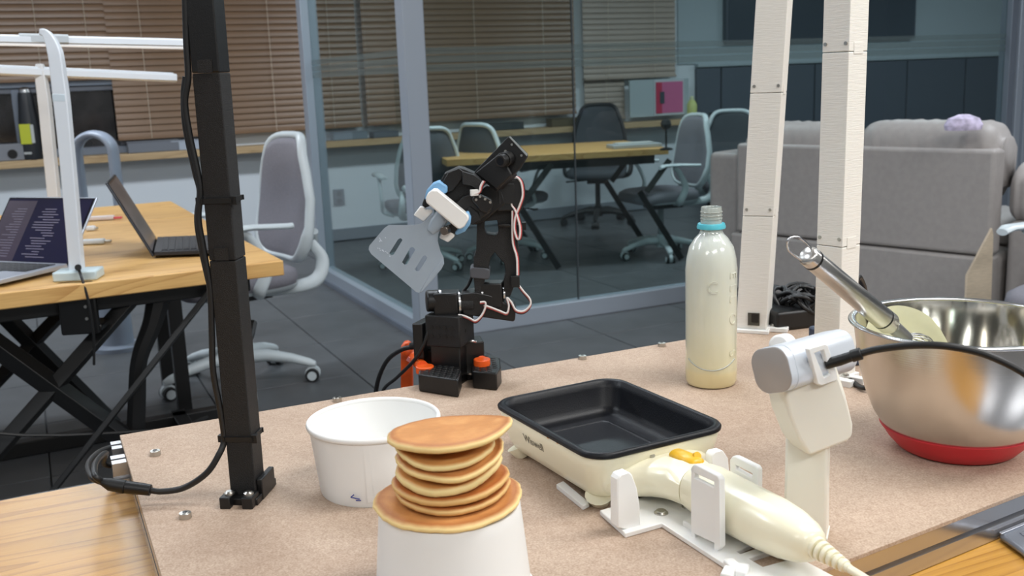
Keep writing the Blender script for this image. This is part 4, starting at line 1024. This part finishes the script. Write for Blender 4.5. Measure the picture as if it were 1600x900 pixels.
MB().rings(grings([(.036,.0252),(.037,.0262),(.040,.0262),(.041,.0252)])[:4],False,False).build('pan_groove', PANM, t, angle=60)
for a,b in ((-1,-1),(-1,1),(1,-1),(1,1)): MB().cyl(G(a*(gA-.028),b*(gB-.024),0),G(a*(gA-.024),b*(gB-.020),.012),.008,.014,n=16).build('foot', IVORY, t)
# logo on the left long side
def sidept(x,y,off,zc,ac):
    z = zc+y; ins = .003+(.042-z)*(.005/.020) if z < .042 else .003-(z-.042)*.19
    ins = max(ins,.0006); return G(ac+x,-(gB-ins)-off,z)
curve_text('Wiswell', .0125, .0001, lambda x,y,z: sidept(x,y,.0004+z,.0375,-.018), 'logo', M('logo_grey',(120,116,104),.4), t)
for (x,y) in ((857,683),(872,691)):
    q = onp(x,y,G(0,-gB+.0005,0),GB); MB().lathe(q-GB*.0,[(.0005,-.0015),(.0018,-.0008),(.0016,.0009),(.0004,.0016)],8).build('batter_speck', M('batter_burnt',(196,140,70),.5), t)
# handle: flared neck, barrel, tail
hS = G(gA-.012,0.0,.030)
def hax(s_):      # axis: from the body side toward the tail
    return hS+GA*s_+Vector((0,0,.0))
secs = [(-.010,.070,.0205,-.004),(.004,.060,.0202,-.0035),(.013,.048,.0200,-.002),(.022,.039,.0200,.000),(.033,.032,.0200,.0015),(.046,.028,.020,.003),(.064,.0235,.0200,.003),(.066,.0240,.0218,.003),(.080,.0252,.0230,.003),(.125,.0255,.0232,.002),(.160,.0248,.0228,.002),(.182,.0225,.0210,.002),(.200,.0180,.0172,.002),(.209,.0135,.0132,.002),(.212,.009,.009,.002)]
hd_ = []
for s_,hw,hh,dz_ in secs:
    row = []
    for i in range(36):
        q = 2*PI*i/36; e_ = .85; ca, sa = math.cos(q), math.sin(q)
        row.append(hax(s_)+GB*(math.copysign(abs(ca)**e_,ca)*hw)+Vector((0,0,math.copysign(abs(sa)**e_,sa)*hh+dz_)))
    hd_.append(row)
MB().rings(hd_[:7]+[hd_[6]]).build('neck', IVORY, t, angle=70)
han = MB().rings(hd_[7:]).build('handle_barrel', IVORY, t, angle=50)
MB().rings([[p+(p-(hax(.064)+Vector((0,0,.003))))*-.06 for p in hd_[6]],[p for p in [hax(.067)+(q-hax(.064))*.94 for q in hd_[6]]]]).build('handle_joint', M('joint_dark_ivory',(200,190,160),.5), t)  # joint ring in a darker ivory than neck and barrel
sc0 = hax(.012)+Vector((0,0,.0)); sp_ = hax(.010)-GB*.014+Vector((0,0,.0165))
MB().cyl(sp_-Vector((0,0,.002))-GA*.001,sp_+Vector((0,0,.0028))+GA*.001,.0026,n=12).build('screw', STEEL, t)
yk = hax(.034)+Vector((0,0,.0205))
MB().rings([[hax(s_)+GB*(math.cos(2*PI*i/18)*w_+.004)+Vector((0,0,.0215+math.sin(2*PI*i/18)*h_)) for i in range(18)] for s_,w_,h_ in ((.020,.004,.001),(.024,.0085,.0045),(.040,.0095,.0055),(.056,.0085,.005),(.060,.004,.002))]).build('power_slider', YELP, t, angle=60)
MB().cyl(hax(.045)+GB*.008+Vector((0,0,.022)),hax(.052)+GB*.008+Vector((0,0,.027)),.004,n=12).build('slider_knob', YELP, t)
# strain relief and cord
e0 = hax(.211)+Vector((0,0,.002)); ed = (GA+Vector((0,0,-.10))).normalized()
for i in range(6):
    p0 = e0+ed*(i*.0058); MB().cyl(p0,p0+ed*.0036,(.0096-.0008*i),(.0092-.0008*i),n=20).build('strain_ring', IVORY, t, bevel=.0006)
MB().tube([e0,e0+ed*.036],[.0056,.0038],n=14,smooth=False).build('strain_core', IVORY, t)
MB().tube([e0+ed*.034,e0+ed*.065,e0+ed*.10+Vector((.004,0,-.008)),e0+ed*.15+Vector((.02,0,-.024)),e0+ed*.22+Vector((.05,.0,-.033))],.0034,n=12).build('power_cord', IVORY, t, angle=80)

# white printed cradle under the griddle
ct = thing('griddle_cradle','white printed cradle screwed to the board, holding the griddle handle','holder',G(gA+.05,0,0))
def K(pts, z=ZB+.0045): return [Vector((at(x,y,z).x,at(x,y,z).y,ZB+.0002)) for x,y in pts]
plate = K([(937,798),(977,834),(1034,818),(1134,883),(1130,899),(1190,935),(1330,915),(1185,838),(1150,815),(1120,760),(1060,760)])
MB().prism(plate, Vector((0,0,.0048)), [K([(1150,862),(1182,848),(1236,874),(1192,886)])]).build('base_plate', WPLA, ct, bevel=.0008)
MB().prism(K([(869,757),(880,752),(921,786),(911,791)]), Vector((0,0,.0048))).build('side_strip', WPLA, ct, bevel=.0008)
def vert(name, pts, basepx, n, th, holes=(), mat=WPLA, bev=.0012, par=ct, z=ZB+.004):
    P0 = at(basepx[0],basepx[1],z)
    m = MB(); pp(m, pts, P0, n, th, holes); return m.build(name, mat, par, bevel=bev)
vert('front_stop',[(965,825),(965,750),(969,743),(984,738),(988,742),(996,764),(1000,790),(1001,822),(983,829)],(983,827),GA*-1,.012)
vert('rear_stop',[(1112,750),(1112,712),(1116,707),(1130,704),(1138,716),(1140,735),(1141,752)],(1125,770),GA*-1,.010)
n_c = GB
P_c = (1112,858)
for nm_,pts_ in (('side_clip',[(1079,842),(1079,731),(1085,729),(1085,842)]),('side_clip',[(1115,864),(1115,746),(1124,749),(1125,856),(1118,863)]),('side_clip',[(1079,737),(1079,731),(1083,726),(1087,726),(1121,743),(1124,749),(1124,757)]),('clip_panel',[(1083,834),(1083,745),(1117,762),(1117,850)])):
    vert(nm_,pts_,P_c,n_c,.006 if nm_=='side_clip' else .004)
q1 = hax(.070)+GB*.029; q1.z = ZB
m = MB(); pp(m,[(1140,760),(1140,718),(1144,713),(1149,713),(1180,728),(1184,733),(1184,790),(1170,800)],q1,GB,.006,[[(1149,733),(1149,727),(1175,740),(1175,747)]]); m.build('side_clip', WPLA, ct, bevel=.0012)
MB().box(hax(.086)+Vector((0,0,-.022-.0045)),(.022,.056,.013),gth).build('saddle_block', WPLA, ct, bevel=.001)
MB().box(hax(.150)+Vector((0,0,-.0285)),(.010,.052,.006),gth).build('cross_rib', WPLA, ct, bevel=.001)
for (x,y) in ((1033,800),(1076,790)):
    q = at(x,y+2,ZB+.0048); MB().lathe((q.x,q.y,ZB+.0048),[(.0068,0),(.0066,.0012),(.0046,.0026),(.0046,.0032),(.001,.0032)],16).build('screw', STEEL, ct)
m = MB()
for (x,y) in ((1145,885),(1160,893),(1138,897)):
    q = at(x,y,ZB+.006); m.box((q.x,q.y,ZB+.006),(.016,.010,.008),.4+x)
m.build('mounting_tab', WPLA, ct, bevel=.0015)

# ---------------------------------------------------------------- depth camera on printed stand
cb0 = at(1268,848,ZB)
t = thing('camera_stand','ivory white printed stand with a tapered head between griddle and steel bowl','stand',(cb0.x,cb0.y+.012,ZB))
yb = cb0.y
def col(z, hw=.0180, hd=.0125, y=math.radians(-22)):
    Rz = Matrix.Rotation(y,3,'Z'); c_ = Vector((cb0.x+.001,cb0.y+.020,z)); return [c_+Rz@Vector((a*hw,b*hd,0)) for a,b in ((-1,-1),(1,-1),(1,1),(-1,1))]
MB().rings([col(ZB,.0185,.016),col(ZB+.05),col(ZB+.125)]).build('column', CREAMP, t, bevel=.0025, smooth=True)
MB().rings([col(ZB,.0195,.014),col(ZB+.004,.0195,.014)]).build('foot', CREAMP, t, bevel=.001)
m = MB(); nH = Vector((.30,-.95,0)).normalized()
Ph = Vector((cb0.x,cb0.y-.006,0))
pp(m,[(1222,596),(1262,585),(1306,566),(1322,615),(1334,664),(1333,680),(1325,690),(1268,712),(1262,709),(1250,690),(1234,650),(1228,620)],Ph,-nH,.030)
m.build('head', CREAMP, t, bevel=.004, seg=4)
# camera body
c0 = aty(1204,579,.815); c1 = aty(1310,548,.870)
ax = (c1-c0).normalized(); up_c = Vector((0,0,1)); sx2 = ax.cross(up_c).normalized(); uc = sx2.cross(ax).normalized()
rr_ = math.radians(18); s1 = sx2*math.cos(rr_)+uc*math.sin(rr_); u1_ = uc*math.cos(rr_)-sx2*math.sin(rr_)
t2 = thing('depth_camera','silver rounded-square camera lying across the printed stand, black cable plugged in','camera',c0+ax*.05-Vector((0,0,.018)))
def sq(c_, k_, hw=.0195, hh=.0190):
    return [c_+s1*x*k_+u1_*y*k_ for x,y in rrect(hw,hh,.013,7)]
CAML = (c1-c0).length
CSIL = M('camera_silver',(214,220,228),.34,metal=.25); CFACE = M('camera_end_grey',(172,166,162),.42,metal=.3)
MB().rings([sq(c0+ax*.0012,1),sq(c0+ax*(CAML-.004),1),sq(c0+ax*(CAML-.001),.95),sq(c0+ax*CAML,.85)]).build('housing', CSIL, t2, angle=30)
MB().rings([sq(c0,.93),sq(c0+ax*.0006,.985),sq(c0+ax*.0013,.985)]).build('end_face', CFACE, t2, angle=40)
MB().rings([sq(c0+ax*(CAML*.10),1.006,.0197,.0192),sq(c0+ax*(CAML*.105),1.006)]).build('seam', CSIL, t2, angle=30)
kn = aty(1217,540,.86); MB().cyl(kn,kn+Vector((.012,.02,-.004)),.0095,n=24).build('clamp_knob', WPLA, t, bevel=.002)
m = MB(); Pc = onp(1285,570,c0+s1*-.0 - Vector((0,.0,0)),(0,1,0))
nn = Vector((.62,-.78,0)).normalized()
Pb = c0+ax*(CAML*.62)+nn*.0225
pp(m,[(1264,546),(1268,543),(1290,537),(1294,540),(1310,590),(1307,595),(1284,603),(1278,600)],Pb,-nn,.0045,[[(1273,552),(1287,547),(1298,585),(1288,590)]])
m.build('cable_bracket', WPLA, t, bevel=.0012)
pc0 = onp(1284,571,Pb,nn)
cab = [pc0+Vector((0,.004,0)),onp(1310,564,Pb+Vector((0,.0,0)),nn)]
Yb_ = Pb.y
cpts = [aty(1290,569,Yb_-.004),aty(1312,563,Yb_-.008),aty(1336,555,Yb_-.014),aty(1370,546,Yb_-.02),aty(1420,540,Yb_-.035),aty(1470,540,Yb_-.05),aty(1520,548,Yb_-.06),aty(1560,562,Yb_-.07),aty(1605,586,Yb_-.08),aty(1680,640,Yb_-.09),aty(1760,720,Yb_-.09)]
MB().tube(cpts,.0031,n=10).build('cable', CABLE, t2, angle=80)
MB().tube([cpts[0],cpts[1],cpts[2]],[.0046,.0046,.0042],n=12,smooth=False).build('plug', BLKR, t2, bevel=.0006)
MB().tube([aty(1330,557,Yb_-.0125),aty(1346,552,Yb_-.0155)],.0052,n=12,smooth=False).build('plug_collar', BLKR, t2, bevel=.0006)

# ---------------------------------------------------------------- laptop corner at the lower right
q = [at(1545,829,ZT+.012),at(1600,811,ZT+.012),at(1700,778,ZT+.012),at(1800,870,ZT+.012),at(1640,885,ZT+.012)]
q = [Vector((p.x,p.y,ZT+.001)) for p in q]
t = thing('metal_tray','corner of a flat grey metal tray on the oak table at lower right','tray',q[0])
q0 = q[0]+ND*.010-NV*.004; d1 = ND; d2 = (Vector((at(1600,858,ZT+.01).x,at(1600,858,ZT+.01).y,0))-Vector((q0.x,q0.y,0))).normalized()
def Q(a,b,z): return q0+d1*a+d2*b+Vector((0,0,z))
MB().prism([Q(0,0,0),Q(.3,0,0),Q(.3,.22,0),Q(0,.22,0)],Vector((0,0,.007))).build('base', M('tray_metal',(150,156,168),.3,metal=.6), t, bevel=.003)
MB().prism([Q(.0,.0,.007),Q(.3,0,.007),Q(.3,.004,.007),Q(.0,.004,.007)],Vector((0,0,.0015))).build('rim', M('tray_rim',(170,174,184),.25,metal=.6), t, bevel=.0005)
MB().prism([Q(.02,.012,.007),Q(.28,.012,.007),Q(.28,.19,.007),Q(.02,.19,.007)],Vector((0,0,.0008))).build('inner_panel', M('tray_inner',(158,164,176),.22,metal=.6,bump=.3,bscale=12), t)

# ---------------------------------------------------------------- robot arm
YA = 1.375
ra = at(705,605,ZB); ra = Vector((ra.x,YA,ZB))
t = thing('robot_arm','black printed desktop robot arm with red and white wires, bolted at the board edge','robot arm',ra); RA = t
def vb(name, pts, Y, th, mat=BLKP, holes=(), bev=.0015, par=None, n=(0,1,0), seg=2):
    m = MB(); pp(m, pts, (0,Y,0), n, th, holes); return m.build(name, mat, par or RA, bevel=bev, seg=seg)
# feet with honeycomb tops
def footpad(px_, zt_):
    pts = [at(x,y,ZB) for x,y in px_]; pts = [Vector((p.x,p.y,ZB+.0006)) for p in pts]
    f_ = MB().prism(pts, Vector((0,0,zt_))).build('foot_pad', BLKP, RA, bevel=.002)
    c_ = sum(pts,Vector())/len(pts); ax_ = (pts[1]-pts[0]).normalized(); ay_ = Vector((-ax_.y,ax_.x,0)); m = MB(); cnt = 0
    for i in range(-5,6):
        for j in range(-5,6):
            p = c_+ax_*(i*.0095+(j%2)*.00475)+ay_*(j*.0083)
            ins = True; N__ = len(pts)
            for k_ in range(N__):
                a_,b__ = pts[k_],pts[(k_+1)%N__]; e_ = (b__-a_).normalized(); nn_ = Vector((-e_.y,e_.x,0))
                if (p-a_).dot(nn_)*(1 if (c_-a_).dot(nn_)>0 else -1) < .0055: ins = False
            if ins: m.cyl(Vector((p.x,p.y,ZB+zt_)),Vector((p.x,p.y,ZB+zt_+.0014)),.0040,.0032,n=6); cnt += 1
    if cnt: tag(m.build('honeycomb_stud', BLKR, f_), kind='stuff')
    else: m.bm.free()
footpad([(655,612),(717,622),(722,606),(712,588),(668,584),(657,596)],.024)
footpad([(739,607),(777,611),(784,600),(782,585),(762,578),(738,588)],.024)
yw_ = math.radians(-22)
cc = aty(704,560,YA)
def rb(name, x, y, sz, Y=YA, mat=BLKP, yaw=yw_, bev=.0018, par=None):
    c_ = aty(x,y,Y); return MB().box(c_,sz,yaw).build(name, mat, par or RA, bevel=bev)
rb('base_motor', 706,567,(.045,.040,.072))
up = rb('motor_holder', 703,512,(.052,.048,.044),mat=BLKG)
RY = Matrix.Rotation(yw_,3,'Z'); uc_ = aty(703,512,YA)
for i in range(4):
    for j in range(2):
        p = uc_+RY@Vector((-.0165+i*.0100,-.0242,.006-j*.0125)); MB().cyl(p,p+RY@Vector((0,-.0006,0)),.0030,n=10).build('mount_hole', BLKR, up)
for (dx,dz_) in ((-.004,-.002),): p = uc_+RY@Vector((.0262,dx,dz_)); MB().cyl(p,p+RY@Vector((.0004,0,0)),.0026,n=10).build('mount_hole', BLKR, up)
rb('controller_board', 663,528,(.016,.040,.050),Y=YA+.015)
rb('back_motor', 672,560,(.024,.034,.034),Y=YA+.025)
rb('side_motor', 738,560,(.030,.036,.056),Y=YA+.012,mat=BLKP,yaw=math.radians(10))
rb('base_link', 728,602,(.050,.030,.018),Y=YA+.01)
MB().tube([aty(728,536,YA-.008),aty(736,533,YA-.012),aty(744,534,YA-.01)],.0016,n=6).build('motor_horn', SILV, RA)
MB().cyl(aty(735,580,YA-.005),aty(735,582.5,YA-.005),.010,n=20).build('motor_horn', SILV, RA)
# shoulder
a_, b__ = aty(668,473,YA-.006), aty(682,473,YA)
s_ax = Vector((.95,.18,-.03)).normalized()
sc_0 = aty(674,470,YA)
MB().cyl(sc_0-s_ax*.007,sc_0+s_ax*.010,.0150,n=32).build('shoulder_cap', BLKP, RA, bevel=.002)
MB().cyl(sc_0+s_ax*.010,sc_0+s_ax*.0128,.0156,n=28).build('motor_horn', SILV, RA)
MB().box(aty(699,474,YA),(.034,.030,.034),math.radians(-6)).build('shoulder_motor', BLKP, RA, bevel=.0025)
MB().cyl(aty(716,474,YA)-s_ax*.0012,aty(716,474,YA)+s_ax*.0014,.0172,n=28).build('motor_horn', SILV, RA)
MB().cyl(aty(717,474,YA),aty(741,474,YA),.0155,n=28).build('link_boss', BLKG, RA, bevel=.0015)
lk = vb('shoulder_link',[(720,460),(741,457),(770,463),(790,474),(804,478),(806,484),(805,500),(802,503),(790,501),(740,494),(722,490)],YA-.014,.034)
for (x,y) in ((736,466),(744,467),(736,479),(744,480),(740,488)):
    p = aty(x,y,YA-.0142); MB().cyl(p,p+Vector((0,-.0005,0)),.0022,n=10).build('mount_hole', BLKR, lk)
# elbow motor and forearm with a forked lower end
rb('elbow_motor', 770,459,(.030,.028,.034),yaw=math.radians(-8))
for x in (754,788): p = aty(x,459,YA-.004); MB().cyl(p-Vector((.0012,0,0)),p+Vector((.0012,0,0)),.0095,n=20).build('motor_horn', SILV, RA)
vb('forearm',[(742,455),(740,436),(740,403),(744,392),(745,346),(770,323),(801,320),(808,345),(809,378),(812,400),(811,425),(806,440),(797,464),(787,463),(787,440),(790,428),(788,412),(779,402),(773,394),(767,402),(764,416),(764,428),(757,438),(755,462),(745,462)],YA-.012,.026,mat=BLKG,holes=[[(760,366),(757,360),(757,346),(777,344),(779,364),(775,368)]],bev=.0015)
vb('hook_loop_strap',[(734,421),(737,418),(762,420),(766,422),(765,435),(762,437),(737,435),(734,432)],YA-.0145,.031,mat=M('strap_grey',(78,80,86),.75),bev=.002)
MB().box(aty(805,437,YA-.006),(.012,.030,.016),0).build('wire_clip', BLKR, RA, bevel=.001)
m = MB(); m.tube([aty(779,352,YA-.014),aty(800,353,YA-.016),aty(812,352,YA-.012)],.0022,n=6,smooth=False); m.box(aty(816,353,YA-.008),(.010,.01,.010),0); m.build('cable_tie', BLKR, RA)
# wrist motor, gripper motor housings
w1_ = rb('wrist_motor', 793,303,(.034,.034,.042),Y=YA-.004,mat=BLKP,yaw=math.radians(8))
w1p = aty(791,303,YA-.022); MB().box(w1p,(.022,.002,.026),math.radians(8),rot=Matrix.Rotation(math.radians(8),3,'Z')).build('motor_plate', BLKR, w1_, bevel=.0006)
vb('wrist_bracket',[(735,345),(738,310),(760,290),(784,292),(790,318),(778,328),(758,346),(742,352)],YA-.024,.030,bev=.002)
gu = vb('gripper_body',[(684,290),(694,272),(716,262),(724,264),(742,272),(752,280),(748,300),(722,318),(700,334),(690,316),(697,300)],YA-.050,.034,mat=BLKG,bev=.001)
vb('gripper_finger',[(692,284),(700,270),(717,263),(724,268),(722,280),(708,298),(698,302)],YA-.056,.010,mat=BLKP,bev=.001)
vb('finger_guard',[(722,268),(742,274),(757,286),(752,300),(735,290),(722,288)],YA-.060,.014,mat=BLKG,bev=.001)
vb('gripper_motor',[(706,322),(722,308),(742,300),(764,318),(768,330),(758,338),(740,350),(730,342)],YA-.060,.026,mat=BLKP,bev=.002)
vb('motor_case',[(736,312),(744,302),(768,312),(770,322),(762,334),(750,330)],YA-.066,.012,mat=BLKP,bev=.002)
vb('lower_jaw_mount',[(724,332),(734,322),(748,332),(752,344),(740,352),(733,350)],YA-.062,.024,mat=BLKG,bev=.002)
for (x,y) in ((750,307),(758,311),(766,316),(744,312)): p = aty(x,y,YA-.067); MB().cyl(p,p+Vector((0,-.0012,0)),.0017,n=10).build('screw', STEEL, RA)
MB().box(aty(741,301,YA-.068),(.010,.006,.008),.3).build('wire_socket', M('socket_white',(225,225,222),.4), RA, bevel=.0008)
# wrist camera on its tilted plate
nc = Vector((-.35,-.90,.12)).normalized()
Pp = aty(790,255,YA-.050)
m = MB(); pp(m,[(793,214),(796,213),(823,240),(823,244),(813,262),(776,299),(773,298),(741,271),(742,267)],Pp,-nc,.006); cpn = m.build('camera_plate', BLKP, RA, bevel=.0012)
m = MB(); pp(m,[(782,237),(742,270),(775,297),(800,273)],Pp+nc*.004,-nc,.022); m.build('camera_housing', BLKP, RA, bevel=.002)
m = MB(); pp(m,[(795,214),(797,213),(824,241),(823,244)],Pp+nc*.0012,-nc,.0012); m.build('board_edge', M('board_edge_pale',(150,156,156),.4), cpn)
lc = onp(795,247,Pp,nc); ld = Vector((-.55,-.80,-.12)).normalized()
MB().cyl(lc,lc+ld*.010,.0095,n=24).build('lens_mount', BLKR, cpn, bevel=.0008)
lens = MB().cyl(lc+ld*.010,lc+ld*.020,.0080,n=24).build('lens', BLKP, cpn, bevel=.0008)
MB().lathe((0,0,0),[(.0001,0),(.0052,0)],16,False,False).bm.free()
MB().cyl(lc+ld*.0198,lc+ld*.0203,.0052,n=20).build('lens_glass', M('lens_glass',(10,12,18),.03,coat=1), lens)
for (x,y) in ((800,226),(815,243),(790,236)): p = onp(x,y,Pp+nc*.0005,nc); MB().cyl(p,p+nc*.001,.0016,n=8).build('screw', STEEL, cpn)
# blue tape, white grip roller, brackets
BLU = M('blue_tape',(122,172,214),.5)
vb('blue_tape',[(663,313),(666,298),(676,287),(686,283),(699,291),(699,301),(692,304),(680,297),(670,308)],YA-.062,.022,mat=BLU,bev=.002)
vb('blue_tape',[(722,334),(732,330),(736,340),(735,350),(727,362),(713,368),(710,364),(722,350)],YA-.072,.016,mat=BLU,bev=.002)
vb('finger_pad',[(659,320),(666,302),(674,308),(672,322),(662,326)],YA-.060,.016,mat=BLKR,bev=.002)
vb('finger_pad',[(696,355),(706,350),(728,346),(726,358),(712,366),(700,364)],YA-.070,.016,mat=BLKR,bev=.002)
gp = M('grip_white',(240,240,238),.4,sss=.05)
vb('grip_bar',[(665,309),(668,303),(676,297),(682,297),(731,337),(733,342),(726,354),(720,358),(714,357),(666,317)],YA-.086,.024,mat=gp,bev=.0032,seg=4)
vb('grip_bracket',[(646,336),(656,323),(663,325),(664,328),(674,328),(676,332),(662,347)],YA-.070,.012,mat=gp,bev=.0015)
vb('grip_bracket',[(686,372),(691,360),(702,352),(708,364),(711,369),(700,379)],YA-.070,.012,mat=gp,bev=.0015)
p = aty(699,359,YA-.074); MB().cyl(p,p+Vector((-.004,-.010,0)),.0055,n=18).build('clamp_screw', M('dark_steel',(120,116,112),.3,metal=1), RA, bevel=.0006)
# wires
RED = M('wire_red',(196,84,84),.5); WHT = M('wire_white',(228,222,220),.5)
def wires(pts, Y, both=(1.6,0), r=.00135):
    for k_,mm in ((0,WHT),(1,RED),(2,CABLE)):
        ox, oy = (both[0]*(k_-.5), both[1]*(k_-.5))
        MB().tube([aty(x+ox,y+oy,Y+(.001*k_)) for x,y in pts],r,n=6,sub=4).build('servo_wire', mm, RA, angle=80)
wires([(800,278),(808,277),(815,286),(817,305),(812,322),(806,338),(804,356),(808,372),(812,372),(813,355),(806,330),(800,320),(802,312)],YA-.020)
wires([(802,310),(801,345),(802,380),(808,402),(809,430)],YA-.018)
wires([(809,444),(818,456),(828,468),(828,478),(818,487),(806,485),(799,473),(792,466),(795,478),(792,490),(782,487),(764,480),(756,478)],YA-.018,(0,1.6))
wires([(750,473),(758,473),(758,482),(752,494),(743,502),(734,498),(724,494),(716,493)],YA-.020,(0,1.6))
wires([(756,283),(752,290),(749,300),(742,303)],YA-.070,(1.5,0))
MB().tube([aty(x,y,YA+.01) for x,y in ((737,433),(732,445),(724,456),(720,470))],.0022,n=8).build('lead_cable', CABLE, RA, angle=80)
MB().tube([aty(x,y,Y_) for x,y,Y_ in ((672,505,YA-.01),(664,535,YA-.012),(648,562,YA),(620,590,YA+.03),(600,608,YA+.05),(590,640,YA+.06))],.0026,n=8).build('power_cable', CABLE, RA, angle=80)
MB().tube([aty(x,y,Y_) for x,y,Y_ in ((668,541,YA+.01),(650,542,YA+.01),(628,546,YA+.02),(606,562,YA+.04),(592,590,YA+.06),(586,620,YA+.07))],.0034,n=8).build('power_cable', CABLE, RA, angle=80)
MB().tube([aty(640,541,YA+.012),aty(664,540,YA+.01)],.0052,n=10,smooth=False).build('power_plug', BLKP, RA, bevel=.0008)

# spatula held by the gripper
YS = YA-.082
SPM = M('spatula_silicone',(146,158,170),.42,sss=.1,noise=.03,nscale=30)
sp = MB(); ns_ = Vector((.10,-.99,.10)).normalized()
sh = [[(611,399),(608,396),(622,374),(626,372),(629,375),(615,398)],[(632,414),(628,410),(641,387),(645,386),(649,390),(636,413)],[(651,424),(648,421),(661,400),(665,399),(668,403),(655,424)]]
sP = aty(650,400,YS)
spt = thing('spatula','grey silicone spatula with three slots held in the robot gripper','spatula',sP-Vector((0,0,.05)))
pp(sp,[(694,346),(690,352),(685,366),(684,376),(688,392),(693,402),(694,412),(690,420),(660,456),(655,458),(650,456),(580,397),(576,390),(577,384),(600,357),(607,352),(640,352),(657,350),(666,345),(674,336)],sP,-ns_,.0045,sh)
sp.build('blade', SPM, spt, bevel=.0012)
e0_ = onp(682,350,sP+ns_*-.002,ns_); e1_ = onp(700,325,sP+ns_*-.002+Vector((0,.006,0)),ns_)
MB().tube([onp(672,362,sP-ns_*.002,ns_),e0_,e1_],[.006,.0105,.0095],n=20,smooth=False,ry=.7,up=(1,0,0)).build('handle', SPM, spt, angle=70)
m = MB(); pp(m,[(692,404),(694,412),(660,456),(655,458),(670,432)],sP+ns_*.0008,-ns_,.003); m.build('edge_rib', SPM, spt, bevel=.0008)
dr = M('dried_batter',(220,230,240),.6); random.seed(21)
for k_ in range(16):
    x = 590+k_*1.9+random.uniform(-1,1); y = 386+k_*1.35+random.uniform(-2.5,2.5) if k_ < 10 else 375+random.uniform(-6,6)
    if k_ >= 10: x = 596+random.uniform(-4,6)
    m = MB(); pp(m,[(x,y),(x+1.6,y+.8),(x+1.9,y+1.7),(x+.5,y+1.3)],sP+ns_*.0003,-ns_,.0005); m.build('batter_mark', dr, spt)

# orange clamps holding the arm base to the board
def oclamp(label, bar, armp, disc, Yb):
    t = thing('orange_clamp', label, 'clamp', aty(disc[0],disc[1],YA)+Vector((0,0,-.01)))
    if bar: m = MB(); pp(m,bar,(0,Yb,0),(0,1,0),.018); m.build('frame', ORANGE, t, bevel=.003)
    if armp: m = MB(); m.tube([aty(x,y,Y_) for x,y,Y_ in armp],.0085,n=12); m.build('jaw_arm', ORANGE, t, angle=80)
    c_ = aty(disc[0],disc[1],disc[3]); MB().cyl(c_-Vector((0,0,.005)),c_+Vector((0,0,.005)),disc[2],n=28).build('pressure_disc', ORANGE, t, bevel=.0012)
    return t
oc = oclamp('orange clamp left of the robot arm base at the board edge',[(626,640),(626,543),(631,536),(639,536),(644,543),(645,640)],[(637,548,1.43),(648,560,1.42),(660,573,1.36)],(664,577,.0125,1.352),1.425)
MB().cyl(aty(664,579,1.352),aty(664,590,1.352),.006,n=14).build('screw_post', BLKR, oc)
MB().box(aty(645,565,1.415),(.018,.004,.006),rot=Matrix.Rotation(.6,3,'Y')).build('red_label', M('label_red_white',(232,150,150),.4), oc)
oc = oclamp('small orange clamp pad right of the robot arm base',None,[(753,565,1.36),(757,575,1.40),(758,592,1.45)],(753,566,.0115,1.355),1.43)
MB().cyl(aty(753,568,1.355),aty(753,580,1.355),.006,n=14).build('screw_post', BLKR, oc)
